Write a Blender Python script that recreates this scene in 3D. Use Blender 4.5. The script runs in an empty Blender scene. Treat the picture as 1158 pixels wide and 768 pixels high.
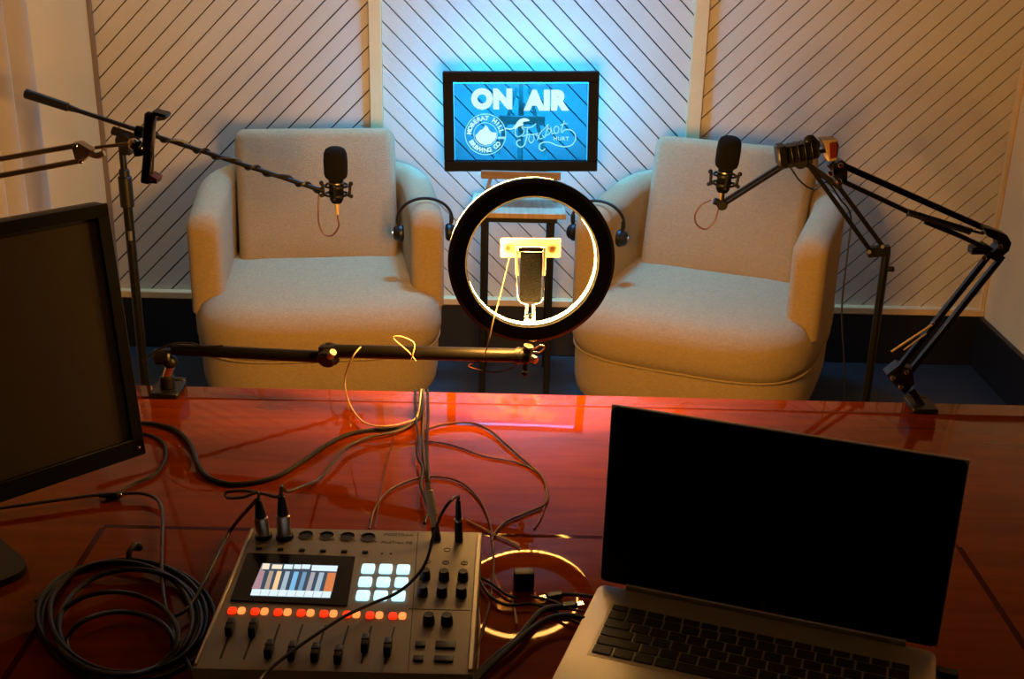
import bpy, bmesh, math, random
from math import sin, cos, pi, radians, sqrt, atan2
from mathutils import Vector, Matrix
random.seed(4)
S = bpy.context.scene
COL = S.collection
V = Vector

# ------------------------------------------------------------------ camera
CAM = V((0, 0, 1.6)); F = 1341.0
CR = Matrix.Rotation(radians(69), 3, 'X') @ Matrix.Rotation(radians(1.3), 3, 'Z')
def ray(x, y): return CR @ V((x - 579, -(y - 384), -F))
def atZ(x, y, z):
    d = ray(x, y); return CAM + d * ((z - CAM.z) / d.z)
def atY(x, y, Y):
    d = ray(x, y); return CAM + d * ((Y - CAM.y) / d.y)
cd = bpy.data.cameras.new('camera'); cam = bpy.data.objects.new('camera', cd); COL.objects.link(cam)
cam.matrix_world = Matrix.Translation(CAM) @ CR.to_4x4()
cd.sensor_width = 36; cd.lens = 36 * F / 1158; cd.clip_start = 0.02
S.camera = cam
S.view_settings.view_transform = 'Standard'; S.view_settings.look = 'None'
S.view_settings.gamma = 1; S.view_settings.exposure = 0.0; S.view_settings.use_curve_mapping = False

# --------------------------------------------------------------- materials
def mat(name, col, rough=.5, metal=0, noise=0, nscale=20, bump=0, bscale=200, emit=None, es=0,
        coat=0, sheen=0, spec=.5, stretch=None, alpha=1, trans=0, dark=.6):
    m = bpy.data.materials.new(name); m.use_nodes = True
    nt = m.node_tree; b = nt.nodes['Principled BSDF']; L = nt.links
    b.inputs['Base Color'].default_value = (*col, 1); b.inputs['Roughness'].default_value = rough
    b.inputs['Metallic'].default_value = metal; b.inputs['Coat Weight'].default_value = coat
    b.inputs['Coat Roughness'].default_value = .06
    b.inputs['Sheen Weight'].default_value = sheen; b.inputs['Specular IOR Level'].default_value = spec
    if trans: b.inputs['Transmission Weight'].default_value = trans
    tc = nt.nodes.new('ShaderNodeTexCoord'); mp = nt.nodes.new('ShaderNodeMapping')
    L.new(tc.outputs['Object'], mp.inputs[0])
    if stretch: mp.inputs['Scale'].default_value = stretch
    n = nt.nodes.new('ShaderNodeTexNoise'); n.inputs['Scale'].default_value = nscale
    n.inputs['Detail'].default_value = 5; L.new(mp.outputs[0], n.inputs['Vector'])
    r = nt.nodes.new('ShaderNodeValToRGB'); k = max(noise, .02)
    r.color_ramp.elements[0].color = (*[c * (1 - k) for c in col], 1)
    r.color_ramp.elements[1].color = (*[min(1, c * (1 + k)) for c in col], 1)
    r.color_ramp.elements[0].position = .3; r.color_ramp.elements[1].position = .7
    L.new(n.outputs['Fac'], r.inputs[0]); L.new(r.outputs[0], b.inputs['Base Color'])
    if bump:
        n2 = nt.nodes.new('ShaderNodeTexNoise'); n2.inputs['Scale'].default_value = bscale
        n2.inputs['Detail'].default_value = 3
        L.new(mp.outputs[0], n2.inputs['Vector'])
        bp = nt.nodes.new('ShaderNodeBump'); bp.inputs['Strength'].default_value = bump; bp.inputs['Distance'].default_value = .004
        L.new(n2.outputs['Fac'], bp.inputs['Height']); L.new(bp.outputs[0], b.inputs['Normal'])
    if emit:
        b.inputs['Emission Color'].default_value = (*emit, 1); b.inputs['Emission Strength'].default_value = es
    return m

def glass_mat(name):
    m = bpy.data.materials.new(name); m.use_nodes = True; nt = m.node_tree
    for n in list(nt.nodes):
        if n.type != 'OUTPUT_MATERIAL': nt.nodes.remove(n)
    out = [n for n in nt.nodes if n.type == 'OUTPUT_MATERIAL'][0]
    t = nt.nodes.new('ShaderNodeBsdfTransparent'); t.inputs[0].default_value = (.38, .70, .84, 1)
    g = nt.nodes.new('ShaderNodeBsdfGlossy'); g.inputs['Roughness'].default_value = .03
    fr = nt.nodes.new('ShaderNodeFresnel'); fr.inputs[0].default_value = 1.3
    mx = nt.nodes.new('ShaderNodeMixShader')
    nt.links.new(fr.outputs[0], mx.inputs[0]); nt.links.new(t.outputs[0], mx.inputs[1]); nt.links.new(g.outputs[0], mx.inputs[2])
    nt.links.new(mx.outputs[0], out.inputs[0]); return m

def tile_mat(name, c1, c2, gap, sx, rough):
    m = bpy.data.materials.new(name); m.use_nodes = True; nt = m.node_tree; b = nt.nodes['Principled BSDF']
    tc = nt.nodes.new('ShaderNodeTexCoord'); br = nt.nodes.new('ShaderNodeTexBrick')
    nt.links.new(tc.outputs['Object'], br.inputs['Vector'])
    br.inputs['Color1'].default_value = (*c1, 1); br.inputs['Color2'].default_value = (*c2, 1); br.inputs['Mortar'].default_value = (*gap, 1)
    br.inputs['Scale'].default_value = 1; br.inputs['Brick Width'].default_value = sx; br.inputs['Row Height'].default_value = .16
    br.inputs['Mortar Size'].default_value = .004
    nt.links.new(br.outputs['Color'], b.inputs['Base Color']); b.inputs['Roughness'].default_value = rough
    return m

M = {}
M['panel'] = mat('panel_paint', (.55, .49, .36), .62, noise=.05, nscale=3, bump=.05)
M['groove'] = mat('groove_shadow_board', (.035, .024, .016), .9)
M['batten'] = mat('batten_cream', (.66, .45, .19), .5, noise=.04)
M['corner'] = mat('corner_bead', (.22, .15, .09), .6)
M['wall'] = mat('wall_paint_cream', (.66, .50, .24), .75, noise=.06, nscale=2, bump=.05)
M['ceil'] = mat('ceiling_paint', (.6, .58, .54), .8)
M['rearwall'] = mat('rear_wall_paint', (.05, .04, .035), .8)
M['base'] = mat('baseboard_black', (.006, .006, .006), .45)
M['floor'] = tile_mat('floor_planks', (.017, .018, .019), (.014, .015, .016), (.008, .009, .011), .9, .45)
M['curtain'] = mat('curtain_cloth', (.40, .36, .30), .8, noise=.06, nscale=4, bump=.1, bscale=500, sheen=.2)
M['fabric'] = mat('chenille_fabric', (.375, .268, .125), .85, noise=.12, nscale=110, bump=.9, bscale=380, sheen=.12, stretch=(1, 1, 2.4))
M['plinth'] = mat('chair_plinth', (.01, .01, .01), .6)
M['black'] = mat('black_plastic', (.005, .0045, .004), .45, spec=.35)
M['blackm'] = mat('black_metal', (.004, .0035, .003), .4, spec=.28)
M['gloss'] = mat('black_gloss', (.004, .004, .004), .15, spec=.25)
M['screenoff'] = mat('screen_off', (.0015, .0015, .0015), .45, spec=.12)
M['monitor'] = mat('monitor_panel', (.085, .058, .02), .5, spec=.5)  # brownish base stands in for the reflection on the dark screen
M['foam'] = mat('foam_black', (.0015, .0015, .0015), .95, spec=.2, bump=1, bscale=600)
M['chrome'] = mat('chrome', (.75, .72, .68), .16, metal=1)
M['steel'] = mat('brushed_steel', (.42, .39, .35), .35, metal=1)
M['bronze'] = mat('warm_grey_metal', (.50, .37, .21), .42, metal=.2)
M['frameblk'] = mat('frame_black', (.006, .006, .006), .7, spec=.15)
M['red'] = mat('red_rubber', (.16, .012, .008), .5)
M['redglow'] = mat('red_pad', (.45, .05, .02), .4)
M['wood'] = mat('easel_wood', (.23, .14, .075), .6, noise=.25, nscale=12, stretch=(1, 1, 8))
M['woodtop'] = mat('table_wood', (.40, .27, .15), .55, noise=.2, nscale=10, stretch=(8, 1, 1))
M['silver'] = mat('mixer_silver', (.30, .265, .21), .48, metal=.35, noise=.03)
M['print'] = mat('panel_print', (.05, .04, .03), .6)
M['lapsil'] = mat('laptop_aluminium', (.60, .52, .38), .42, metal=.3)
M['key'] = mat('laptop_key', (.035, .03, .026), .55)
M['keyprint'] = mat('key_print', (.2, .19, .17), .6)
M['cable'] = mat('cable_black', (.007, .006, .005), .45)
M['cableg'] = mat('cable_grey', (.055, .040, .030), .45)
M['cablebr'] = mat('cable_brown', (.10, .028, .016), .45)
M['cablecl'] = mat('cable_pale', (.45, .33, .22), .4)
M['white'] = mat('white_plastic', (.72, .60, .42), .4)
M['glass'] = glass_mat('sign_glass')
M['letters'] = mat('sign_lettering', (.03, .2, .26), .6, emit=(.62, .97, 1.0), es=.95)
M['letters2'] = mat('sign_logo_print', (.03, .2, .26), .6, emit=(.36, .88, 1.0), es=.8)
M['led'] = mat('led_blue', (.05, .3, .9), .4, emit=(.0, .38, 1.0), es=84)
M['led2'] = mat('led_blue_edge', (.05, .3, .9), .4, emit=(.0, .42, 1.0), es=24)
M['led3'] = mat('led_blue_side', (.05, .3, .9), .4, emit=(.0, .42, 1.0), es=1.6)
RINGC = (1.0, .455, .085)
M['ringfront'] = mat('ring_diffuser', (.8, .7, .55), .4, emit=RINGC, es=500)
M['ringlip'] = mat('ring_diffuser_edge', (.8, .7, .55), .4, emit=(1.0, .54, .13), es=95)
M['ringrim'] = mat('ring_diffuser_rim', (.8, .7, .55), .4, emit=RINGC, es=330)
M['pad'] = mat('pad_lit', (.6, .8, .9), .4, emit=(.52, .88, 1.0), es=1.25)
M['btnred'] = mat('button_lit_red', (.35, .02, .005), .5, emit=(1.0, .028, .003), es=1.25)
M['btnor'] = mat('button_lit_amber', (.4, .15, .04), .5, emit=(1.0, .27, .06), es=1.35)
for k, c, e in (('dw', (.75, .92, .95), 1.0), ('dbg', (.03, .06, .10), 1.0), ('dpk', (.42, .24, .28), 1), ('dtn', (.45, .33, .24), 1),
                ('dyl', (.95, .62, .3), 1), ('dgb', (.38, .5, .58), 1), ('dbl', (.2, .5, .8), 1), ('dbd', (.15, .33, .5), 1),
                ('dgr', (.4, .38, .4), 1), ('dor', (.7, .2, .06), 1), ('dcr', (.95, .8, .6), 1)):
    M[k] = mat('display_' + k, (.01, .01, .01), .3, emit=c, es=e)

def desk_mat():
    m = bpy.data.materials.new('cherry_veneer'); m.use_nodes = True; nt = m.node_tree; b = nt.nodes['Principled BSDF']; L = nt.links
    tc = nt.nodes.new('ShaderNodeTexCoord'); mp = nt.nodes.new('ShaderNodeMapping'); L.new(tc.outputs['Object'], mp.inputs[0])
    mp.inputs['Scale'].default_value = (1.2, 9, 1)
    n = nt.nodes.new('ShaderNodeTexNoise'); n.inputs['Scale'].default_value = 4; n.inputs['Detail'].default_value = 8; n.inputs['Distortion'].default_value = .8
    L.new(mp.outputs[0], n.inputs['Vector'])
    r = nt.nodes.new('ShaderNodeValToRGB'); L.new(n.outputs['Fac'], r.inputs[0])
    r.color_ramp.elements[0].position = .3; r.color_ramp.elements[0].color = (.145, .020, .0010, 1)
    r.color_ramp.elements[1].position = .72; r.color_ramp.elements[1].color = (.23, .034, .0015, 1)
    L.new(r.outputs[0], b.inputs['Base Color']); b.inputs['Roughness'].default_value = .04
    b.inputs['IOR'].default_value = 1.16; b.inputs['Specular IOR Level'].default_value = .5; b.inputs['Specular Tint'].default_value = (1, .5, .28, 1)
    n2 = nt.nodes.new('ShaderNodeTexNoise'); n2.inputs['Scale'].default_value = 6; L.new(tc.outputs['Object'], n2.inputs['Vector'])
    r2 = nt.nodes.new('ShaderNodeMapRange'); r2.inputs[3].default_value = .015; r2.inputs[4].default_value = .05
    L.new(n2.outputs['Fac'], r2.inputs[0]); L.new(r2.outputs[0], b.inputs['Roughness'])
    return m
M['desk'] = desk_mat()
M['inlay'] = mat('desk_inlay', (.05, .004, .002), .05, spec=.06)
M['seam'] = mat('desk_seam', (.05, .006, .003), .3)

# ------------------------------------------------------------ mesh helpers
def frame(o, z, x=None):
    z = V(z).normalized(); up = V(x) if x else (V((0, 0, 1)) if abs(z.z) < .9 else V((0, 1, 0)))
    y = z.cross(up).normalized(); xx = y.cross(z).normalized()
    return Matrix.Translation(V(o)) @ Matrix((xx, y, z)).transposed().to_4x4()
def T(*a): return Matrix.Translation(V(a))
def R(deg, ax): return Matrix.Rotation(radians(deg), 4, ax)
def catmull(P, n=8, closed=False):
    P = [V(p) for p in P]; out = []; N = len(P)
    if N < 3 and not closed: return P
    rng = N if closed else N - 1
    for i in range(rng):
        if closed: a, b, c, d = P[i - 1], P[i], P[(i + 1) % N], P[(i + 2) % N]
        else: a, b, c, d = P[max(i - 1, 0)], P[i], P[i + 1], P[min(i + 2, N - 1)]
        for k in range(n):
            t = k / n
            out.append(.5 * ((2 * b) + (c - a) * t + (2 * a - 5 * b + 4 * c - d) * t * t + (3 * b - a - 3 * c + d) * t ** 3))
    if not closed: out.append(P[-1])
    return out

class MB:
    def __init__(s): s.bm = bmesh.new(); s.mi = 0
    def m(s, i): s.mi = i; return s
    def absorb(s, b, Mx=None):
        mp = {}
        for v in b.verts: mp[v] = s.bm.verts.new((Mx @ v.co) if Mx else v.co)
        for f in b.faces:
            try: nf = s.bm.faces.new([mp[v] for v in f.verts]); nf.material_index = s.mi
            except ValueError: pass
        b.free(); return s
    def box(s, c, size, Mx=None, bev=0, seg=2):
        b = bmesh.new(); bmesh.ops.create_cube(b, size=1)
        for v in b.verts: v.co = V((v.co.x * size[0] + c[0], v.co.y * size[1] + c[1], v.co.z * size[2] + c[2]))
        if bev: bmesh.ops.bevel(b, geom=b.edges[:], offset=bev, segments=seg, profile=.5, affect='EDGES', clamp_overlap=True)
        return s.absorb(b, Mx)
    def vbox(s, c, size, rad, Mx=None, seg=4, bev=0):   # only vertical edges rounded
        b = bmesh.new(); bmesh.ops.create_cube(b, size=1)
        for v in b.verts: v.co = V((v.co.x * size[0] + c[0], v.co.y * size[1] + c[1], v.co.z * size[2] + c[2]))
        e = [e for e in b.edges if abs(e.verts[0].co.z - e.verts[1].co.z) > size[2] * .5]
        bmesh.ops.bevel(b, geom=e, offset=rad, segments=seg, profile=.5, affect='EDGES')
        if bev:
            e = [e for e in b.edges if e.verts[0].co.z > c[2] and e.verts[1].co.z > c[2]]
            bmesh.ops.bevel(b, geom=e, offset=bev, segments=2, profile=.5, affect='EDGES')
        return s.absorb(b, Mx)
    def loft(s, rings, closed=True, cap=True, loop=False):
        bm = s.bm; RV = [[bm.verts.new(p) for p in r] for r in rings]; n = len(RV[0])
        pairs = list(zip(RV, RV[1:])) + ([(RV[-1], RV[0])] if loop else [])
        for a, b in pairs:
            for i in range(n if closed else n - 1):
                j = (i + 1) % n
                try: f = bm.faces.new((a[i], a[j], b[j], b[i])); f.material_index = s.mi
                except ValueError: pass
        if cap and not loop:
            for r in (RV[0][::-1], RV[-1]):
                f = bm.faces.new(r); f.material_index = s.mi
        return s
    def lathe(s, prof, Mx=None, seg=28, loop=False):
        Mx = Mx or Matrix()
        rings = [[Mx @ V((r * cos(2 * pi * k / seg), r * sin(2 * pi * k / seg), z)) for k in range(seg)] for r, z in prof]
        return s.loft(rings, cap=not loop, loop=loop)
    def cyl(s, a, b, r, r2=None, seg=14, bev=0):
        a, b = V(a), V(b); h = (b - a).length; r2 = r if r2 is None else r2
        if bev: prof = [(r - bev, 0), (r, bev), (r2, h - bev), (r2 - bev, h)]
        else: prof = [(r, 0), (r2, h)]
        return s.lathe(prof, frame(a, b - a), seg)
    def bar(s, a, b, w, t, side=(0, 1, 0), bev=.001):
        a, b = V(a), V(b); Mx = frame(a, b - a, side)
        return s.box((0, 0, (b - a).length / 2), (t, w, (b - a).length), Mx, bev, 1)
    def tube(s, P, r, seg=8, closed=False, n=8, smooth=True):
        Q = catmull(P, n, closed) if smooth else [V(p) for p in P]
        rings = []; prev = None; N = len(Q)
        for i, p in enumerate(Q):
            if closed: t = (Q[(i + 1) % N] - Q[i - 1])
            else: t = Q[min(i + 1, N - 1)] - Q[max(i - 1, 0)]
            if t.length < 1e-9: t = V((0, 0, 1))
            t.normalize()
            if prev is None:
                u = V((0, 0, 1)) if abs(t.z) < .9 else V((1, 0, 0)); x = t.cross(u).normalized()
            else:
                x = prev - t * prev.dot(t)
                x = x.normalized() if x.length > 1e-6 else prev
            prev = x; y = t.cross(x)
            rr = r(i / (N - 1)) if callable(r) else r
            rings.append([p + (x * cos(2 * pi * k / seg) + y * sin(2 * pi * k / seg)) * rr for k in range(seg)])
        return s.loft(rings, cap=not closed, loop=closed)
    def prism(s, poly, ext):
        ext = V(ext); a = [V(p) for p in poly]; return s.loft([a, [p + ext for p in a]])
    def sphere(s, c, r, seg=14, sc=(1, 1, 1)):
        b = bmesh.new(); bmesh.ops.create_uvsphere(b, u_segments=seg, v_segments=max(6, seg // 2), radius=r)
        return s.absorb(b, T(*c) @ Matrix.Diagonal((*sc, 1)))
    def build(s, name, mats, parent=None, smooth=True, angle=38, loc=None):
        bm = s.bm; bmesh.ops.recalc_face_normals(bm, faces=bm.faces[:])
        mats = mats if isinstance(mats, (list, tuple)) else [mats]
        me = bpy.data.meshes.new(name)
        Mw = Matrix()
        o = bpy.data.objects.new(name, me)
        if parent is not None:
            o.parent = parent; Mw = wm(parent)
        else:
            if loc is None:
                xs = [v.co for v in bm.verts]
                loc = V((sum((min(p[i] for p in xs), max(p[i] for p in xs))) / 2 for i in (0, 1))).to_3d() if False else \
                    V(((min(p.x for p in xs) + max(p.x for p in xs)) / 2, (min(p.y for p in xs) + max(p.y for p in xs)) / 2, min(p.z for p in xs)))
            o.location = loc; Mw = T(*loc)
        inv = Mw.inverted()
        for v in bm.verts: v.co = inv @ v.co
        if smooth:
            for f in bm.faces: f.smooth = True
        bm.to_mesh(me); bm.free()
        for q in mats: me.materials.append(M[q] if isinstance(q, str) else q)
        if smooth: me.set_sharp_from_angle(angle=radians(angle))
        COL.objects.link(o); return o
def wm(o):
    m = Matrix.LocRotScale(o.location, o.rotation_euler, o.scale)
    return wm(o.parent) @ m if o.parent else m
def thing(name, label, cat, loc=(0, 0, 0), group=None):
    o = bpy.data.objects.new(name, None); COL.objects.link(o); o.location = loc; o.empty_display_size = .05
    o['label'] = label; o['category'] = cat
    if group: o['group'] = group
    return o
def tag(o, label, cat, group=None):
    o['label'] = label; o['category'] = cat
    if group: o['group'] = group
    return o
def struct(o): o['kind'] = 'structure'; return o
def dup(root, loc, rotz, label):
    r = root.copy(); COL.objects.link(r); r.location = loc; r.rotation_euler = (0, 0, rotz); r['label'] = label
    for ch in list(root.children):
        c = ch.copy(); COL.objects.link(c); c.parent = r
        for g in list(ch.children):
            d = g.copy(); COL.objects.link(d); d.parent = c
    return r
def text(name, body, Mx, size, mt, parent, offset=0, shear=0, ext=.0006, align='CENTER', spacing=1, sx=1):
    cu = bpy.data.curves.new(name, 'FONT'); cu.body = body; cu.size = size; cu.offset = offset; cu.shear = shear
    cu.extrude = ext; cu.align_x = align; cu.align_y = 'CENTER'; cu.space_character = spacing; cu.resolution_u = 4
    t = bpy.data.objects.new(name, cu); COL.objects.link(t)
    dg = bpy.context.evaluated_depsgraph_get(); me = bpy.data.meshes.new_from_object(t.evaluated_get(dg))
    bpy.data.objects.remove(t)
    o = bpy.data.objects.new(name, me); me.materials.clear(); me.materials.append(M[mt])
    o.parent = parent
    me.transform(wm(parent).inverted() @ Mx @ Matrix.Diagonal((sx, 1, 1, 1)))
    COL.objects.link(o); return o

# ------------------------------------------------------------------- room
XL, XR, YB, ZC, YR = -1.425, 1.69, 4.04, 2.75, -1.3
struct(MB().box(((XL + XR) / 2, (YB + YR) / 2, -.05), (XR - XL + .4, YB - YR + .4, .1)).build('floor', 'floor'))
struct(MB().box(((XL + XR) / 2, (YB + YR) / 2, ZC + .05), (XR - XL + .4, YB - YR + .4, .1)).build('ceiling', 'ceil'))
wb = struct(MB().box(((XL + XR) / 2, YB + .085, ZC / 2), (XR - XL + .4, .1, ZC)).build('wall_back', 'groove'))
struct(MB().box((XL - .05, (YB + YR) / 2, ZC / 2), (.1, YB - YR, ZC)).build('wall_left', 'wall'))
struct(MB().box((XR + .05, (YB + YR) / 2, ZC / 2), (.1, YB - YR, ZC)).build('wall_right', 'wall'))
struct(MB().box(((XL + XR) / 2, YR - .05, ZC / 2), (XR - XL + .4, .1, ZC)).build('wall_front', 'rearwall'))

def clip(poly, a, b, c):        # keep a*x+b*z<=c
    out = []
    for i in range(len(poly)):
        p, q = poly[i - 1], poly[i]; dp = a * p[0] + b * p[1] - c; dq = a * q[0] + b * q[1] - c
        if (dp < 0) != (dq < 0):
            t = dp / (dp - dq); out.append((p[0] + (q[0] - p[0]) * t, p[1] + (q[1] - p[1]) * t))
        if dq <= 0: out.append(q)
    return out
BZ = .205                        # bottom of the planks
def plank_panel(x0, x1, sgn, off):
    mb = MB(); w = .0505; gap = .0042; s = 1 / sqrt(2)
    # direction (1, sgn); normal (-sgn, 1)
    ks = [(-sgn * x + z) * s for x in (x0, x1) for z in (BZ, ZC)]
    k = math.floor((min(ks) - off) / w)
    while k * w + off < max(ks):
        lo, hi = k * w + off + gap / 2, (k + 1) * w + off - gap / 2
        poly = [(x0, BZ), (x1, BZ), (x1, ZC), (x0, ZC)]
        poly = clip(poly, -sgn * s, s, hi); poly = clip(poly, sgn * s, -s, -lo) if poly else poly
        if len(poly) > 2:
            mb.prism([(p[0], YB, p[1]) for p in poly], (0, .03, 0))
        k += 1
    o = mb.build('plank_panel', 'panel', wb, smooth=False); o['kind'] = 'structure'; return o
xb1 = atY(425.5, 70, YB).x; xb2 = atY(789, 70, YB).x; xl = atY(119, 160, YB).x; xr = atY(1140, 140, YB).x
plank_panel(XL + .012, xb1, 1, .01); plank_panel(xb1, xb2, -1, .0); plank_panel(xb2, xr + .01, 1, .02)
n = 1
for cx, w in ((xb1, .043), (xb2, .047)):
    struct(MB().box((cx, YB - .008, (BZ + ZC) / 2 - .01), (w, .03, ZC - BZ + .02), None, .002, 1).build('trim_%d' % n, 'batten')); n += 1
struct(MB().box((XL + .006, YB - .006, (BZ + ZC) / 2), (.014, .02, ZC - BZ), None, .002, 1).build('trim_%d' % n, 'corner')); n += 1
struct(MB().box(((xr + XR) / 2 + .004, YB - .008, (BZ + ZC) / 2), (XR - xr - .008, .03, ZC - BZ), None, .002, 1).build('trim_%d' % n, 'batten')); n += 1
struct(MB().box(((XL + XR) / 2, YB - .011, .2), (XR - XL, .038, .026), None, .003, 1).build('trim_%d' % n, 'batten')); n += 1
struct(MB().box(((XL + XR) / 2, YB - .004, .094), (XR - XL, .05, .188), None, .003, 1).build('baseboard_back', 'base'))
struct(MB().box((XL + .01, (YB + YR) / 2, .094), (.02, YB - YR, .188), None, .003, 1).build('baseboard_left', 'base'))
struct(MB().box((XR - .01, (YB + YR) / 2, .094), (.02, YB - YR, .188), None, .003, 1).build('baseboard_right', 'base'))

# curtain on the left wall, folds shaped to suggest a pale blue light streak
pts = []; N = 110
for i in range(N + 1):
    t = i / N; y = 3.36 - 1.5 * t
    a = .022 + .02 * min(1, t * 6)
    pts.append((XL + .05 + a * sin(t * 2 * pi * 9.3 + .6) + .008 * sin(t * 41), y))
mb = MB()
rings = [[V((x, y, z)) for x, y in pts] + [V((x + .003, y, z)) for x, y in pts[::-1]] for z in (.02, .9, 1.8, 2.7)]
mb.loft(rings)
cu = mb.build('curtain', 'curtain', angle=80)
tag(cu, 'grey beige curtain hanging in soft folds against left cream wall', 'curtain')
mb = MB().cyl((XL + .05, 3.45, 2.705), (XL + .05, 1.8, 2.705), .012)
tag(mb.build('curtain_rail', 'blackm'), 'black curtain rail above the left wall curtain', 'rail')

# ------------------------------------------------------------------- desk
DZT = .75; DY1 = 1.947; DY0 = .5
dk = thing('desk', 'glossy red cherry wood desk with dark inlaid border lines', 'desk', (0, 1.2, 0))
b = MB().box((.05, (DY0 + DY1) / 2, DZT - .02), (2.5, DY1 - DY0, .04), None, .004, 2); b.build('desktop', 'desk', dk)
b = MB().box((.05, 1.897, DZT), (2.49, .003, .0006)); b.build('edge_seam', 'seam', dk)
b = MB()
x0, x1, y1, y0, w = -.5645, .630, 1.45, .62, .0085
b.box(((x0 + x1) / 2, y1, DZT), (x1 - x0, w, .0004)); b.box(((x0 + x1) / 2, y0, DZT), (x1 - x0, w, .0004))
b.box((x0, (y0 + y1) / 2, DZT), (w, y1 - y0 - w, .0004)); b.box((x1, (y0 + y1) / 2, DZT), (w, y1 - y0 - w, .0004))
b.build('inlay_border', 'inlay', dk)
for xx in (-1.15, 1.25):
    MB().box((xx, (DY0 + DY1) / 2 - .02, (DZT - .04) / 2), (.04, DY1 - DY0 - .12, DZT - .04), None, .003, 1).build('side_panel', 'desk', dk)
MB().box((.05, DY1 - .22, .42), (2.36, .02, .57), None, .002, 1).build('modesty_panel', 'desk', dk)

# ----------------------------------------------------------------- chairs
def sup(a, b_, n, k, N=64, cy=0):
    t = 2 * pi * k / N; c, s_ = cos(t), sin(t)
    return (a * math.copysign(abs(c) ** (2 / n), c), b_ * math.copysign(abs(s_) ** (2 / n), s_) + cy)
def make_chair(label):
    t = thing('armchair', label, 'armchair', group='barrel armchairs')
    # base drum
    N = 72
    def ring(a, bb, z, cy=-.02, n=3.7, crown=0): return [V((*sup(a, bb, n, k, N, cy), z)) for k in range(N)]
    A, B = .362, .385
    r = [ring(A - .09, B - .09, .125), ring(A - .045, B - .045, .127), ring(A - .02, B - .02, .14), ring(A - .006, B - .006, .165),
         ring(A, B, .2), ring(A + .001, B + .001, .26), ring(A - .001, B - .001, .292), ring(A - .012, B - .012, .300)]
    MB().loft(r).build('seat_base', 'fabric', t)
    r = [ring(A - .012, B - .012, .300), ring(A + .002, B + .004, .306), ring(A + .010, B + .016, .335), ring(A + .011, B + .018, .375),
         ring(A + .006, B + .012, .41), ring(A - .008, B - .004, .438), ring(A - .035, B - .035, .455), ring(A - .09, B - .10, .466),
         ring(A - .2, B - .22, .472)]
    MB().loft(r).build('seat_cushion', 'fabric', t, angle=70)
    MB().lathe([(.22, .02), (.24, .0), (.24, .03), (.10, .05), (.09, .13), (.2, .13)], None, 32).build('swivel_plinth', 'plinth', t)
    # shell: arms and back in one upholstered sweep
    path = []
    a, cyy, bb = .320, .06, .285
    for i in range(5): path.append((a + .004 * (1 - i / 5), -.215 + i * (cyy + .215) / 5))
    K = 26
    for k in range(K + 1):
        th = pi * k / K; n_ = 2.7
        path.append((a * math.copysign(abs(cos(th)) ** (2 / n_), cos(th)), cyy + bb * abs(sin(th)) ** (2 / n_)))
    for i in range(4, -1, -1): path.append((-a - .004 * (1 - i / 5), -.215 + i * (cyy + .215) / 5))
    Q = [V((x, y, 0)) for x, y in path]; rings = []
    L = len(Q)
    def sect(p, nrm, hz, th, zb, sc=1.0):
        o = []; h = th / 2 * sc; rr = .046 * sc
        top = hz - (1 - sc) * .12
        o.append(p + nrm * h + V((0, 0, zb))); o.append(p + nrm * h + V((0, 0, top - rr)))
        for q in range(1, 6):
            g = pi / 2 * q / 6; o.append(p + nrm * (h - rr + rr * cos(g)) + V((0, 0, top - rr + rr * sin(g))))
        o.append(p + nrm * (h - rr) + V((0, 0, top))); o.append(p - nrm * (h - rr) + V((0, 0, top)))
        for q in range(1, 6):
            g = pi / 2 * (1 - q / 6); o.append(p - nrm * (h - rr + rr * cos(g)) + V((0, 0, top - rr + rr * sin(g))))
        o.append(p - nrm * h + V((0, 0, top - rr))); o.append(p - nrm * h + V((0, 0, zb)))
        return o
    for i, p in enumerate(Q):
        tg = (Q[min(i + 1, L - 1)] - Q[max(i - 1, 0)]).normalized(); nrm = V((tg.y, -tg.x, 0))
        u = min(1, (p.y + .215) / .55); hz = .700 + .035 * max(0, u)
        th = .100 if i > 1 and i < L - 2 else .098
        zb = .40
        if i == 0:
            for dy, sc in ((-.034, .55), (-.028, .78), (-.016, .93)):
                rings.append(sect(p + V((0, dy, 0)), nrm, hz, th, zb, sc))
        rings.append(sect(p, nrm, hz, th, zb))
        if i == L - 1:
            for dy, sc in ((-.016, .93), (-.028, .78), (-.034, .55)):
                rings.append(sect(p + V((0, dy, 0)), nrm, hz, th, zb, sc))
    MB().loft(rings).build('arm_shell', 'fabric', t, angle=60)
    # back cushion
    b = bmesh.new(); bmesh.ops.create_cube(b, size=1)
    for v in b.verts: v.co = V((v.co.x * .505, v.co.y * .15, v.co.z * .44))
    bmesh.ops.bevel(b, geom=b.edges[:], offset=.034, segments=4, profile=.5, affect='EDGES')
    bmesh.ops.subdivide_edges(b, edges=[e for e in b.edges if e.calc_length() > .2], cuts=4, use_grid_fill=True)
    for v in b.verts:
        if v.co.y < -.05:
            v.co.y -= .018 * max(0, 1 - (v.co.x / .25) ** 2) * max(0, 1 - (v.co.z / .22) ** 2)
    Mx = T(0, .185, .635) @ R(-15, 'X')
    MB().absorb(b, Mx).build('back_cushion', 'fabric', t, angle=60)
    # piping seams
    rr = ring(A + .004, B + .006, .303)
    MB().tube(rr, .0035, 6, closed=True, smooth=False).build('piping', 'fabric', t)
    return t
cl = atY(361, 312, 3.56)
ch1 = make_chair('beige barrel armchair on the left, behind the horizontal light boom')
CL = (cl.x, 3.575, 0); CLr = radians(9)
cr_ = atY(803, 330, 3.50)
CRr = radians(-22); CRp = (cr_.x, 3.52, 0)
ch2 = dup(ch1, CRp, CRr, 'beige barrel armchair on the right, turned toward the table with the sign')
ch1.location = CL; ch1.rotation_euler = (0, 0, CLr)
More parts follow.
